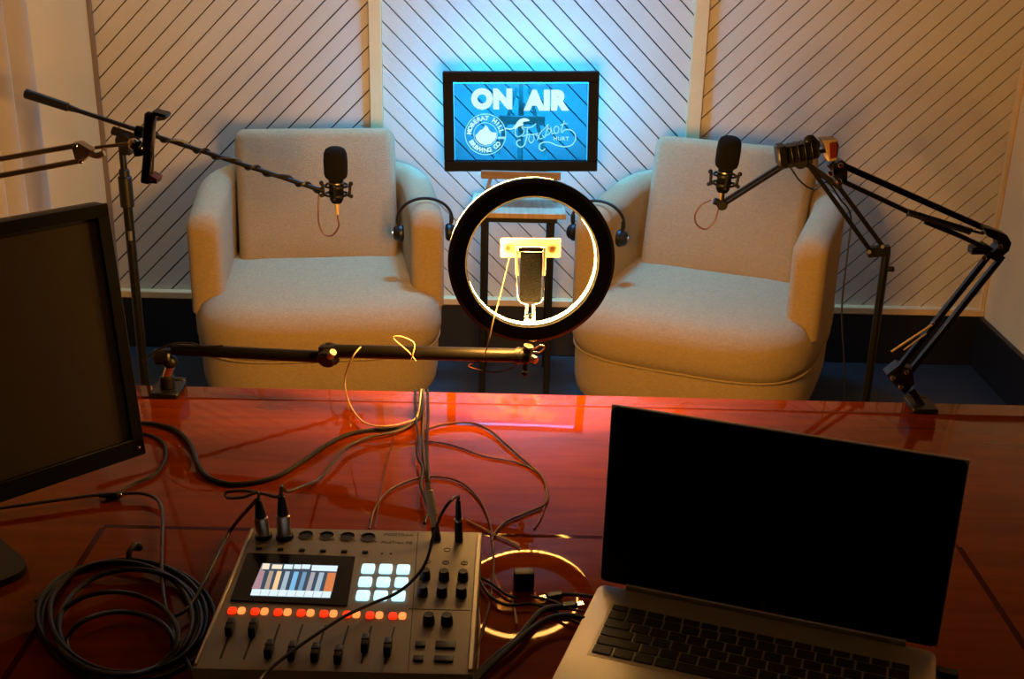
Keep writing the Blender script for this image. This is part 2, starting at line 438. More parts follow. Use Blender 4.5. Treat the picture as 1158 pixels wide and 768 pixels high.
def inchair(pos, rz, p): return T(*pos) @ Matrix.Rotation(rz, 4, 'Z') @ V(p)

# -------------------------------------------------------------- headphones
def headphones(Mx, label, cat='headphones', cable=None):
    t = thing('headphones', label, cat, Mx.translation, 'headphones hung over chair arms')
    r = .083
    arc = [Mx @ V((r * sin(a), 0, -.055 + .066 * cos(a))) for a in [radians(d) for d in range(-100, 101, 10)]]
    MB().tube(arc, .0045, 8, n=2).build('headband', 'black', t)
    for s in (-1, 1):
        o = Mx @ V((s * .078, 0, -.095)); ax = (Mx.to_3x3() @ V((s, 0, 0)))
        e = MB().lathe([(.0, -.014), (.022, -.014), (.027, -.009), (.027, -.001), (.023, .004), (.021, .012), (.015, .017), (.0, .018)], frame(o, ax), 24)
        c = e.build('ear_cup', 'black', t)
        MB().lathe([(.0, .0), (.006, .0), (.006, .0025), (.0, .003)], frame(o + ax * .018, ax), 12).build('badge', 'chrome', c)
        MB().box((s * .079, 0, -.065), (.008, .014, .05), Mx, .002, 1).build('yoke', 'black', t)
    return t
h1 = inchair(CL, CLr, (.320, -.16, .705)); h2 = inchair(CRp, CRr, (-.320, -.17, .705))
headphones(T(*h1) @ Matrix.Rotation(CLr, 4, 'Z'), 'black headphones hung over the inner arm of the left armchair')
headphones(T(*h2) @ Matrix.Rotation(CRr, 4, 'Z'), 'black headphones hung over the inner arm of the right armchair, partly behind the ring light')

# ------------------------------------------------- side table, easel, sign
tx = atY(586, 236, 3.68).x
tt = thing('side_table', 'small wooden side table with thin black metal legs between the armchairs', 'table', (tx, 3.79, 0))
TZ = .625
MB().box((tx, 3.79, TZ - .009), (.305, .26, .018), None, .002, 1).build('tabletop', 'woodtop', tt)
b = MB()
for yy in (3.675, 3.905): b.box((tx, yy, TZ - .026), (.25, .014, .014))
for s in (-1, 1): b.box((tx + s * .118, 3.79, TZ - .026), (.014, .22, .014))
b.build('apron_frame', 'blackm', tt)
for s in (-1, 1):
    for yy in (3.675, 3.905):
        MB().box((tx + s * .108, yy, (TZ - .033) / 2), (.020, .020, TZ - .033), None, .002, 1).build('leg', 'blackm', tt)
c00 = atY(503, 193, 3.775); c10 = atY(675, 193, 3.775); c01 = atY(503, 80, 3.80); c11 = atY(675, 80, 3.80)
SW = (c10 - c00).length; SH = (c01 - c00).length
sc_ = (c00 + c10) / 2
SM = T(*sc_) @ R(.9 * 1, 'Y') @ R(-5, 'X')
ang = math.degrees(atan2((c10 - c00).z, (c10 - c00).x))
SM = T(*sc_) @ R(-ang, 'Y') @ R(-.5, 'X')     # local: x right, z up, y away
sg = thing('on_air_sign', 'black framed glass ON AIR sign with blue backlight standing on the easel', 'sign', sc_)
fw = .033
b = MB()
b.box((0, 0, SH - fw / 2), (SW, .028, fw), SM, .002, 1); b.box((0, 0, fw / 2), (SW, .028, fw), SM, .002, 1)
for s in (-1, 1): b.box((s * (SW / 2 - fw / 2), 0, SH / 2), (fw, .028, SH - 2 * fw), SM, .002, 1)
b.build('frame', 'frameblk', sg)
MB().box((0, .002, SH / 2), (SW - 2 * fw + .008, .003, SH - 2 * fw + .008), SM).build('glass_pane', 'glass', sg, smooth=False)
b = MB()
b.box((0, .022, SH - .018), (SW - .012, .016, .012), SM)
for s in (-1, 1): b.box((s * (SW / 2 - .006), .022, SH * .5), (.008, .016, SH - .03), SM)
b.box((0, .022, .008), (SW - .02, .016, .005), SM)
b.build('light_strip', 'led', sg, smooth=False)
b = MB(); b.box((0, -.001, SH - fw - .0007), (SW - 2 * fw, .018, .0014), SM); b.build('edge_light', 'led2', sg, smooth=False)
for s_ in (-1, 1):
    b = MB(); b.box((s_ * (SW / 2 - fw - .0008), -.001, SH / 2), (.0016, .018, SH - 2 * fw - .006), SM); b.build('edge_light', 'led3', sg, smooth=False)
# sign plane: pixel position -> sign coordinates
Sinv = SM.inverted(); sn = (SM.to_3x3() @ V((0, 1, 0))); so = SM @ V((0, -.002, 0))
def onsign(px, py):
    d = ray(px, py); k = (so - CAM).dot(sn) / d.dot(sn); return Sinv @ (CAM + d * k)
def SP(px, py, y=-.003): q = onsign(px, py); return SM @ V((q.x, y, q.z))
FLAT = R(90, 'X')                 # text (xy) -> (xz)
def stext(name, body, px, py, size, mt, off=0, shear=0, rot=0, spacing=1, sx=1):
    q = onsign(px, py); return text(name, body, SM @ T(q.x, -.003, q.z) @ FLAT @ R(rot, 'Z'), size, mt, sg, off, shear, .0005, spacing=spacing, sx=sx)
stext('lettering', 'ON', 556.5, 113, .079, 'letters', .0060, sx=.98, spacing=1.09)
stext('lettering', 'AIR', 617.5, 114.5, .079, 'letters', .0060, sx=.98, spacing=1.09)
# round badge
cx, cy = 549, 152; q0 = onsign(cx, cy); pxm = (onsign(cx + 10, cy).x - q0.x) / 10
def circ(r, w, name, mt, a0=0, a1=360):
    pts = [SM @ V((q0.x + r * cos(radians(a)), -.003, q0.z + r * sin(radians(a)))) for a in range(a0, a1 + (0 if a1 - a0 == 360 else 6), 6)]
    return MB().tube(pts, w, 6, closed=(a1 - a0 == 360), smooth=False).build(name, mt, sg)
circ(23 * pxm, .0016, 'badge_ring', 'letters2'); circ(13.2 * pxm, .0013, 'badge_ring', 'letters2')
def arc_text(body, r, a0, a1, flip=False):
    n_ = len(body)
    for i, c in enumerate(body):
        if c == ' ': continue
        a = a0 + (a1 - a0) * i / (n_ - 1); ar = radians(a)
        q = V((q0.x + r * cos(ar), -.003, q0.z + r * sin(ar)))
        text('badge_letter', c, SM @ T(*q) @ FLAT @ R(a - 90 if not flip else a + 90, 'Z'), .0195, 'letters', sg, .0008, 0, .0004)
arc_text('MOBERAT HILL', 18.2 * pxm, 172, 12)
arc_text('BREWING CO', 18.2 * pxm, 208, 322, True)
poly = [(-10.5, -6), (-11.5, -1), (-9, 1), (-6.5, 4.5), (-3, 6), (0, 10.5), (2.5, 8.5), (5, 4), (8, 2.5), (12.3, 2), (12.2, -3), (10, -7), (6, -10.5), (0, -12), (-6, -10.3)]
MB().prism([SM @ V((q0.x + a * pxm, -.0025, q0.z + c * pxm)) for a, c in poly], SM.to_3x3() @ V((0, -.001, 0))).build('badge_mountain', 'letters', sg, smooth=False)
MB().prism([SP(563, 154.5, -.0025), SP(572, 154.5, -.0025), SP(572, 157, -.0025), SP(563, 157, -.0025)], SM.to_3x3() @ V((0, -.001, 0))).build('badge_bar', 'letters2', sg, smooth=False)
# script word
def stroke(P, r, mt='letters2', n_=6):
    MB().tube([SP(570 + a * 90 / 1158, 125 + c * 57 / 733) for a, c in P], (lambda t: 1.35 * (r(t) if callable(r) else r)), 6, n=n_).build('script_stroke', mt, sg)
stroke([(10, 255), (90, 270), (160, 240), (230, 165), (300, 135), (370, 145)], lambda t: .0014 + .0038 * math.sin(pi * min(1, max(0, (t - .3) / .7))) , 'letters')
stroke([(160, 260), (200, 220), (280, 200)], .003, 'letters')
stroke([(165, 250), (165, 340), (200, 380), (270, 350), (290, 290), (260, 240), (320, 245), (400, 240), (465, 190)], .0014)
stroke([(340, 250), (330, 380), (295, 500), (235, 530), (185, 490), (195, 440), (240, 425)], .0017)
stroke([(265, 375), (350, 350), (430, 345), (500, 330)], .0013)
stroke([(370, 360), (360, 430), (395, 470), (435, 420), (430, 360), (400, 345)], .0013)
stroke([(455, 350), (500, 370), (520, 410), (560, 400)], .0013); stroke([(530, 330), (500, 380), (485, 430)], .0013)
stroke([(520, 330), (600, 250), (640, 200), (620, 290), (590, 390), (560, 360)], .0013)
stroke([(620, 300), (650, 260), (680, 300), (640, 350), (600, 360)], .0013)
stroke([(680, 240), (690, 290), (700, 340), (740, 320)], .0013)
stroke([(740, 320), (725, 270), (760, 225), (795, 250), (790, 310), (755, 335), (740, 320)], .0013)
stroke([(880, 150), (850, 230), (830, 300), (860, 320)], .0014); stroke([(820, 215), (870, 195), (925, 190)], .0013)
stroke([(850, 300), (910, 275), (985, 290), (1035, 350), (1035, 430), (985, 500), (890, 525), (770, 505), (670, 465), (580, 460), (520, 495), (515, 555), (560, 585), (600, 550)], .0016)
stext('script_letter', 'HURT', 570 + 830 * 90 / 1158, 125 + 410 * 57 / 733, .0175, 'letters2', .0005, spacing=1.15, rot=-1.5)

ex = sc_.x
es = thing('tabletop_easel', 'small brown wooden easel on the side table holding the ON AIR sign', 'easel', (ex, 3.8, TZ))
tz = sc_.z
MB().box((ex, 3.785, tz - .011), (.255, .09, .018), None, .002, 1).build('tray', 'wood', es)
MB().box((ex, 3.736, tz - .006), (.255, .012, .026), None, .002, 1).build('tray_lip', 'wood', es)
for s in (-1, 1):
    MB().bar((ex + s * .118, 3.815, TZ + .001), (ex + s * .02, 3.865, tz + .25), .018, .012, (1, 0, 0)).build('leg', 'wood', es)
MB().bar((ex - .005, 3.885, TZ + .002), (ex - .005, 3.862, tz + SH - .03), .022, .014, (1, 0, 0)).build('mast', 'wood', es)
MB().bar((ex, 3.912, TZ + .001), (ex, 3.876, tz + .2), .016, .012, (1, 0, 0)).build('rear_leg', 'wood', es)
MB().box((ex, 3.848, tz + .15), (.15, .012, .028), None, .002, 1).build('crossbar', 'wood', es)
MB().box((ex, 3.826, tz - .075), (.20, .012, .016), None, .002, 1).build('stretcher', 'wood', es)

# -------------------------------------------------------------- ring light
RY = 1.76
rc = atY(602, 297, RY)
rl = thing('ring_light', 'round ring light with black back, glowing warm inside, above the desk', 'ring light', (rc.x, RY, rc.z - .135))
Mr = frame((rc.x, RY, rc.z), (-.12, 1, -.07), (0, 0, 1))
ri, ro = .1016, .1305
MB().lathe([(ri, .001), (ri + .003, -.003), (ro - .006, -.004), (ro, .002), (ro, .0153), (ro - .002, .0153), (ro - .002, .009), (ri + .001, .004), (ri, .004)], Mr, 96, loop=True).build('housing', 'black', rl)
b = MB()
b.lathe([(ri + .0005, .0045), (ri + .0005, .019)], Mr, 96, loop=False) if False else None
def annulus(mb, prof, mi):
    mb.mi = mi; seg = 96
    rings = [[Mr @ V((r * cos(2 * pi * k / seg), r * sin(2 * pi * k / seg), z)) for k in range(seg)] for r, z in prof]
    mb.loft(rings, cap=False)
annulus(b, [(ri, .004), (ri, .0195)], 1)
annulus(b, [(ri, .0195), (ri + .003, .0215), (ro - .004, .0215), (ro - .0005, .0195)], 0)
annulus(b, [(ro - .0005, .0195), (ro - .0005, .0155)], 2)
b.build('diffuser', ['ringfront', 'ringlip', 'ringrim'], rl)
# stem and phone clip inside the ring
def RP(px, py, dy=0): return atY(px, py, RY + dy)
b = MB(); p = RP(600, 383, .01)
b.cyl(RP(599, 384, .012), RP(599, 366, .02), .0045); b.sphere(RP(599, 360, .02), .0085)
b.cyl(RP(594, 368, .018), RP(596, 344, .022), .0025); b.cyl(RP(604, 368, .018), RP(603, 344, .022), .0025)
b.build('clip_stem', 'chrome', rl)
pc = thing('phone_clip', 'white and black phone clip mounted in the centre of the ring light', 'phone holder', RP(600, 342, .02))
a = RP(565, 280, .03); c = RP(635, 280.5, .03); mid = (a + c) / 2
b = MB(); Mp = T(*mid) @ R(-1.2, 'Y')
b.box((0, 0, 0), (.094, .006, .031), Mp, .002, 2); b.build('jaw_plate', 'white', pc)
for s in (-1, 1):
    MB().lathe([(.0, .0), (.0075, .0), (.0075, .0015), (.0045, .002), (.0045, .0005), (0, .0005)], frame(mid + V((s * .034, -.0031, 0)), (0, -1, 0)), 20).build('screw_recess', 'bronze', pc)
b = MB(); b.box((0, -.010, -.003), (.042, .014, .010), T(*RP(600, 277, .03)), .002, 1); b.build('jaw_lip', 'chrome', pc)
b = MB()
q1, q2 = RP(600, 284, .02), RP(600.5, 341, .02)
b.box((0, 0, 0), (.034, .012, (q1 - q2).length), T(*((q1 + q2) / 2)), .002, 2); b.build('clip_body', 'foam', pc)
for s in (-1, 1):
    b = MB(); w1, w2 = RP(600 + s * 16, 279, .018), RP(600 + s * 15, 311, .018)
    b.bar(w1, w2, .005, .008, (0, 1, 0)); b.build('side_rail', 'white', pc)
    b = MB(); w1, w2 = RP(600 + s * 15.3, 311, .018), RP(600 + s * 13.5, 338, .018); w3 = RP(600 + s * 4, 344, .018)
    b.tube([w1, w2, w3], .0011, 6, n=4); b.build('spring_wire', 'chrome', pc)
# cable from the clip
tag(MB().tube([RP(576, 292, .02), RP(570, 318, .015), RP(563, 345, .0), RP(558, 362, -.02), RP(553, 385, -.03), RP(548, 402, -.02)], .0013, 6).build('thin_cable', 'cablecl'),
    'thin pale cable dangling across the left side of the ring light opening', 'cable')

# boom that carries it
cy1 = 1.915
bm_ = thing('light_boom', 'black horizontal desk clamped boom arm holding the ring light', 'boom arm', atZ(193, 442, DZT))
J0 = atY(184, 404, cy1); J1 = atY(372, 401, 1.86); J2 = atY(585, 402, 1.775)
J0b = atY(196, 395, cy1)
s1 = MB().tube([J0b, atY(368, 404, 1.865)], .0105, 14, smooth=False); s1.build('arm_tube', 'blackm', bm_)
s2 = MB().tube([atY(380, 397, 1.852), J2], .0115, 14, smooth=False); s2.build('arm_tube', 'blackm', bm_)
b = MB(); b.cyl(J1 + V((-.004, -.018, -.006)), J1 + V((.004, .014, .006)), .016, bev=.003)
b.box((0, 0, 0), (.034, .02, .03), frame(J1, J2 - J1), .004, 2); b.build('elbow_joint', 'black', bm_)
MB().cyl(J1 + V((.004, -.020, .004)), J1 + V((.012, -.028, .016)), .006).build('elbow_screw', 'steel', bm_)
b = MB(); b.cyl(J0 + V((-.014, 0, 0)), J0 + V((.016, 0, .002)), .014, bev=.003); b.sphere(J0 + V((.012, 0, -.008)), .013); b.build('swivel_head', 'black', bm_)
pb = atZ(193, 440, DZT)
b = MB(); b.cyl((pb.x, cy1, DZT + .030), (J0b.x - .004, cy1, J0.z - .006), .008); b.build('clamp_post', 'chrome', bm_)
b = MB(); b.box((pb.x, 1.915, DZT + .0055), (.05, .06, .010), None, .002, 1); b.box((pb.x, 1.956, DZT - .03), (.04, .012, .082), None, .002, 1)
b.box((pb.x, 1.93, DZT - .068), (.04, .04, .01), None, .002, 1); b.cyl((pb.x, 1.915, DZT + .01), (pb.x, 1.915, DZT + .032), .013, bev=.002)
b.build('desk_clamp', 'black', bm_)
MB().cyl((pb.x, 1.925, DZT - .11), (pb.x, 1.925, DZT - .041), .005).build('clamp_screw', 'steel', bm_)
b = MB(); je = atY(594, 403, 1.765)
b.cyl(J2, je, .014, .012, bev=.002); b.sphere(je, .013); b.cyl(je, atY(598, 391, 1.762), .008)
b.cyl(je, je + V((.0, -.002, -.026)), .004); b.sphere(je + V((.0, -.002, -.028)), .006)
b.build('ball_head', 'black', bm_)
MB().cyl(je + V((.010, -.006, .0)), je + V((.018, -.012, -.002)), .006).build('lock_screw', 'steel', bm_)
MB().tube([je + V((.012, -.01, .016)), je + V((.024, -.012, .024)), je + V((.03, -.012, .02)), je + V((.022, -.012, .012)), je + V((.012, -.01, .012))], .0015, 6).build('wing_nut', 'chrome', bm_)

# ------------------------------------------------------------ microphones
def microphone(pos, label, s=1.0, tilt=0):
    t = thing('condenser_microphone', label, 'microphone', pos, 'studio microphones with foam covers')
    Mx = T(*pos) @ R(tilt, 'Y') @ Matrix.Diagonal((s, s, s, 1))
    MB().lathe([(.0, -.002), (.020, -.002), (.027, .004), (.0295, .014), (.030, .045), (.0285, .064), (.024, .074), (.015, .079), (0, .080)], Mx, 32).build('foam_windscreen', 'foam', t)
    bd = MB().lathe([(.0, -.062), (.012, -.062), (.017, -.054), (.0185, -.045), (.0185, .0), (.0, .0)], Mx, 28).build('body', 'gloss', t)
    MB().lathe([(.0188, -.012), (.0192, -.012), (.0192, -.009), (.0188, -.009)], Mx, 28, loop=True).build('trim_ring', 'steel', bd)
    MB().lathe([(.0, -.063), (.0085, -.063), (.0085, -.060), (0, -.060)], Mx, 20).build('base_ring', 'chrome', bd)
    sm = MB()
    for z in (-.020, -.042):
        sm.lathe([(.027, z), (.030, z), (.030, z + .005), (.027, z + .005)], Mx, 28, loop=True)
    for k in range(4):
        a = pi / 4 + k * pi / 2
        for z0, z1 in ((-.0175, -.010), (-.0395, -.046)):
            sm.cyl(Mx @ V((.018 * cos(a), .018 * sin(a), z1)), Mx @ V((.031 * cos(a + .35), .031 * sin(a + .35), z0)), .0013 * s, seg=6)
            sm.cyl(Mx @ V((.018 * cos(a), .018 * sin(a), z1)), Mx @ V((.031 * cos(a - .35), .031 * sin(a - .35), z0)), .0013 * s, seg=6)
    for k in range(4):
        a = k * pi / 2
        sm.cyl(Mx @ V((.032 * cos(a), .032 * sin(a), -.046)), Mx @ V((.035 * cos(a), .035 * sin(a), -.012)), .0038 * s, seg=10)
        sm.sphere(Mx @ V((.037 * cos(a), .037 * sin(a), -.012)), .0058 * s, 10); sm.sphere(Mx @ V((.037 * cos(a), .037 * sin(a), -.044)), .0052 * s, 10)
    sm.build('shock_mount', 'blackm', t)
    MB().cyl(Mx @ V((0, 0, -.063)), Mx @ V((0.001, 0, -.092)), .0055 * s, .0045 * s).build('connector', 'bronze', t)
    return t, Mx
MY = 2.9
m1 = atY(380, 202, MY)
t1, Mx1 = microphone(m1, 'black foam covered microphone in front of the left armchair back')
c1 = Mx1 @ V((0.001, 0, -.092))
tag(MB().tube([c1, c1 + V((0, 0, -.01)), atY(383, 256, MY), atY(376, 266, MY), atY(367, 265, MY), atY(361, 254, MY), atY(360, 238, MY), atY(361, 216, MY + .01)], .0022, 8).build('microphone_cable', 'cablebr'),
    'dark cable looping in a U below the left microphone', 'cable')

st = thing('boom_microphone_stand', 'black boom microphone stand beside the left wall panel, arm crossing the left armchair', 'microphone stand', (atY(150, 330, MY).x, MY, 0))
PX = atY(141, 200, MY); px_ = PX.x
ptop = atY(140, 160, MY)
b = MB(); b.cyl((px_, MY, .05), (px_, MY, .86), .012); b.build('lower_pole', 'blackm', st)
MB().cyl((px_, MY, .70), (px_, MY, ptop.z - .02), .0085).build('upper_pole', 'blackm', st)
b = MB(); b.cyl((px_, MY, .82), (px_, MY, .90), .017, bev=.003); b.build('height_collar', 'black', st)
kz = atY(146, 265, MY).z
MB().cyl((px_ + .004, MY - .012, kz - .012), (px_ + .004, MY - .012, kz + .012), .005).build('collar_knob', 'steel', st)
zc = atY(141, 200, MY).z; b = MB(); b.cyl((px_, MY, zc - .05), (px_, MY, zc + .02), .013, bev=.003); b.build('pole_grip', 'black', st)
e0, e1 = atY(30, 106, MY), atY(366, 216, MY)
b = MB(); b.tube([e0, e1], .0058, 10, smooth=False); b.build('boom_tube', 'blackm', st)
b = MB(); d = (e1 - e0).normalized(); b.cyl(e0 - d * .004, e0 + d * .105, .0125, .011, bev=.003); b.cyl(e0 + d * .10, e0 + d * .13, .009, .006); b.build('counterweight', 'black', st)
cb = atY(141, 153, MY); b = MB(); b.cyl(cb + V((-.03, 0, .012)), cb + V((.035, 0, -.010)), .011, bev=.002)
b.cyl(cb + V((0, -.02, -.012)), cb + V((0, .022, -.012)), .020, bev=.003); b.box((cb.x, MY, cb.z - .03), (.03, .03, .035), None, .004, 2); b.build('boom_clutch', 'black', st)
for k in range(3):
    a = radians(90 + 120 * k)
    MB().tube([(px_ + .012 * cos(a), MY + .012 * sin(a), .16), (px_ + .22 * cos(a), MY + .22 * sin(a), .012)], .008, 8, smooth=False).build('leg', 'blackm', st)
MB().cyl((px_, MY, .12), (px_, MY, .2), .02, bev=.003).build('leg_hub', 'black', st)
# end of the boom to the mount
MB().cyl(e1 - d * .01, Mx1 @ V((-.030, 0, -.030)), .006).build('mount_joint', 'black', st)
# twisted cable along the boom
pts = []
sideA = d.cross(V((0, 1, 0))).normalized()
for i in range(160):
    t = i / 159; p = e0.lerp(e1, .42 + .57 * t); a = t * 2 * pi * 6.5 + sin(t * 21)
    pts.append(p + sideA * (.0082 * cos(a)) + V((0, 1, 0)) * (.0082 * sin(a)))
tag(MB().tube(pts, .0031, 6, smooth=False).build('microphone_cable', 'cable'), 'black cable wound around the left boom arm', 'cable')

# right microphone and its floor stand
m2 = atY(821, 190, MY)
t2, Mx2 = microphone(m2, 'black foam covered microphone in front of the right armchair back', 1.0, 4)
c2 = Mx2 @ V((0.001, 0, -.092))
tag(MB().tube([c2, atY(812, 238, MY), atY(808, 250, MY), atY(798, 259, MY), atY(788, 254, MY), atY(786, 243, MY), atY(793, 232, MY), atY(804, 226, MY)], .0022, 8).build('microphone_cable', 'cablebr'),
    'dark cable in a round loop under the right microphone', 'cable')
AY = 2.9
s2 = thing('microphone_arm_stand', 'black jointed microphone arm on a pole behind the right end of the desk', 'microphone stand', (atY(983, 450, AY).x, AY, 0))
k1, k2 = atY(816, 231, AY), atY(890, 184, AY)
for dz in (0, 1):
    o_ = V((.004, 0, .0085)) * (1 if dz else -1)
    MB().bar(k1 + o_, k2 + o_, .007, .010, (0, 1, 0)).build('front_bar', 'blackm', s2)
b = MB(); b.cyl(k1 + V((-.0, -.016, 0)), k1 + V((0, .016, 0)), .013, bev=.003); b.cyl(k1 + V((-.02, 0, .008)), k1 + V((.01, 0, 0)), .009); b.build('front_joint', 'black', s2)
MB().cyl(k1, Mx2 @ V((0, 0, -.05)), .006).build('mount_joint', 'black', s2)
b = MB(); b.bar(k2 + V((-.02, 0, -.006)), k2 + V((.06, 0, .012)), .02, .022, (0, 1, 0)); b.cyl(k2 + V((.03, -.02, .006)), k2 + V((.03, .02, .006)), .018, bev=.003); b.build('middle_joint', 'black', s2)
L1 = [(914, 186), (984, 283)]; L2 = [(946, 208), (1000, 281)]
for (a0, a1), dy in ((L1, -.008), (L2, .008)):
    MB().bar(atY(*a0, AY + dy), atY(*a1, AY + dy), .011, .011, (0, 1, 0)).build('upper_bar', 'blackm', s2)
MB().bar(atY(905, 180, AY), atY(950, 212, AY), .014, .018, (0, 1, 0)).build('joint_bracket', 'black', s2)
jz = atY(1002, 288, AY)
b = MB(); b.bar(atY(981, 285, AY), atY(1006, 283, AY), .026, .02, (0, 1, 0)); b.build('lower_joint', 'black', s2)
for p in ((983, 285), (998, 279)): MB().cyl(atY(*p, AY - .014), atY(*p, AY - .019), .005, seg=12).build('bolt', 'chrome', s2)
MB().cyl((jz.x, AY, .02), (jz.x, AY, jz.z + .005), .0105).build('pole', 'blackm', s2)
MB().cyl((jz.x + .004, AY - .01, jz.z - .035), (jz.x + .022, AY - .01, jz.z - .035), .007, bev=.002).build('height_knob', 'black', s2)
MB().lathe([(.0, 0), (.12, 0), (.12, .012), (.03, .024), (0, .024)], T(jz.x, AY, 0), 32).build('round_foot', 'blackm', s2)
tag(MB().tube([atY(893, 188, AY + .02), atY(905, 205, AY + .02), atY(920, 214, AY + .02), atY(935, 206, AY + .02), atY(950, 225, AY + .02), atY(962, 245, AY + .02), atY(958, 290, AY + .02), atY(952, 350, AY + .02), atY(955, 420, AY + .02), atY(955, 520, AY + .02)], .0022, 8).build('microphone_cable', 'cable'),
    'thin black cable hanging down beside the right armchair arm', 'cable')

# desk clamped scissor arm, right
BY = 1.92
s3 = thing('scissor_arm', 'black desk clamped scissor arm reaching in from the right desk edge', 'scissor arm', atZ(1032, 452, DZT))
def bolt(par, px, py, Y, r=.0042): MB().cyl(atY(px, py, Y), atY(px, py, Y - .005), r, seg=12, bev=.001).build('bolt', 'chrome', par)
for (a, c), dy in ((((1013, 420), (1121, 285)), -.009), (((1026, 424), (1134, 289)), .009)):
    MB().bar(atY(*a, BY + dy), atY(*c, BY + dy), .009, .0105, (0, 1, 0)).build('lower_bar', 'blackm', s3)
MB().bar(atY(953, 187, BY + .009), atY(1122, 262, BY + .009), .010, .0105, (0, 1, 0)).build('upper_bar', 'blackm', s3)
MB().bar(atY(953, 205, BY - .009), atY(1112, 279, BY - .009), .0075, .0105, (0, 1, 0)).build('upper_bar', 'blackm', s3)
b = MB(); b.prism([atY(x, y, BY - .013) for x, y in ((1112, 257), (1124, 260), (1139, 266), (1144, 275), (1141, 284), (1127, 296), (1118, 291), (1130, 278), (1128, 272), (1118, 268))], (0, .026, 0)); b.build('elbow_bracket', 'black', s3)
b = MB(); b.prism([atY(x, y, BY - .012) for x, y in ((1100, 281), (1116, 277), (1123, 281), (1116, 288), (1099, 288))], (0, .022, 0)); b.build('elbow_plate', 'black', s3)
for p in ((1111, 263), (1131, 279), (1113, 292)): bolt(s3, *p, BY - .014)
def coil(a, c, r, turns, wr):
    a, c = V(a), V(c); Mx = frame(a, c - a); h = (c - a).length
    return [Mx @ V((r * cos(2 * pi * turns * i / (turns * 10)), r * sin(2 * pi * turns * i / (turns * 10)), h * i / (turns * 10))) for i in range(turns * 10 + 1)]
MB().tube(coil(atY(1026, 240, BY - .015), atY(1098, 262, BY - .015), .0048, 34, .001), .0014, 5, smooth=False).build('spring', 'black', s3)
MB().cyl(atY(1022, 239, BY - .015), atY(1110, 264, BY - .015), .0022).build('spring_rod', 'blackm', s3)
MB().cyl(atY(1045, 252, BY - .02), atY(1104, 276, BY - .02), .0018).build('tension_rod', 'blackm', s3)
MB().cyl(atY(1008, 398, BY - .018), atY(1055, 367, BY - .018), .0022).build('tension_rod', 'bronze', s3)
MB().cyl(atY(1022, 396, BY - .018), atY(1048, 377, BY - .018), .0016).build('tension_rod', 'bronze', s3)
bolt(s3, 1055, 366, BY - .018, .003)
b = MB(); b.prism([atY(x, y, BY - .013) for x, y in ((1003, 424), (1017, 413), (1032, 418), (1034, 434), (1024, 446), (1012, 436))], (0, .026, 0)); b.build('base_bracket', 'black', s3)
for p in ((1010, 428), (1025, 421), (1019, 438)): bolt(s3, *p, BY - .013)
q = atY(1030, 440, BY); qd = atZ(1034, 452, DZT)
b = MB(); b.cyl(q, (qd.x, BY, DZT + .008), .007); b.box((qd.x, 1.92, DZT + .005), (.045, .052, .009), None, .002, 1)
b.box((qd.x, 1.955, DZT - .03), (.04, .012, .078), None, .002, 1); b.box((qd.x, 1.93, DZT - .065), (.04, .04, .01), None, .002, 1); b.build('desk_clamp', 'black', s3)
MB().cyl((qd.x, 1.925, DZT - .105), (qd.x, 1.925, DZT - .041), .005).build('clamp_screw', 'steel', s3)
b = MB(); b.prism([atY(x, y, BY - .012) for x, y in ((942, 186), (952, 181), (959, 186), (958, 207), (948, 210), (943, 200))], (0, .024, 0)); b.build('head_bracket', 'black', s3)
for p in ((951, 187), (949, 205), (939, 196)): bolt(s3, *p, BY - .013)
# phone holder at its tip (horizontal)
def PH(x, y, dy=0): return atY(x, y, BY + dy)
s4 = thing('phone_holder', 'black horizontal phone holder with amber red jaw on the right scissor arm', 'phone holder', PH(905, 180))
b = MB(); b.bar(PH(886, 175), PH(925, 167), .028, .033, (0, 1, 0), .004); b.build('clamp_body', 'black', s4)
b = MB()
for k in range(4):
    x = 893 + k * 7.5; b.bar(PH(x, 173.6 - k * 1.6), PH(x + 2.5, 173 - k * 1.6), .029, .034, (0, 1, 0), .001)
b.build('grip_ribs', 'blackm', s4)
b = MB(); b.bar(PH(878, 176.5), PH(889, 174.5), .034, .036, (0, 1, 0), .003); b.build('fixed_jaw', 'black', s4)
b = MB(); b.bar(PH(912, 160, 0), PH(924, 166, 0), .02, .024, (0, 1, 0), .003); b.sphere(PH(916, 160), .011); b.build('tilt_knob', 'black', s4)
MB().bar(PH(922, 172), PH(936, 170), .006, .008, (0, 1, 0)).build('slide_bar', 'blackm', s4)
b = MB(); b.prism([PH(x, y, -.016) for x, y in ((930, 159), (947, 158), (949, 165), (946, 181), (938, 183), (934, 168))], (0, .03, 0)); b.build('moving_jaw', 'bronze', s4)
b = MB(); b.prism([PH(x, y, -.0175) for x, y in ((938, 162), (946, 161), (946, 178), (939, 180))], (0, .004, 0)); b.build('rubber_pad', 'red', s4)
MB().cyl(PH(938, 184), PH(944, 190), .007).build('swivel_ball', 'blackm', s4)

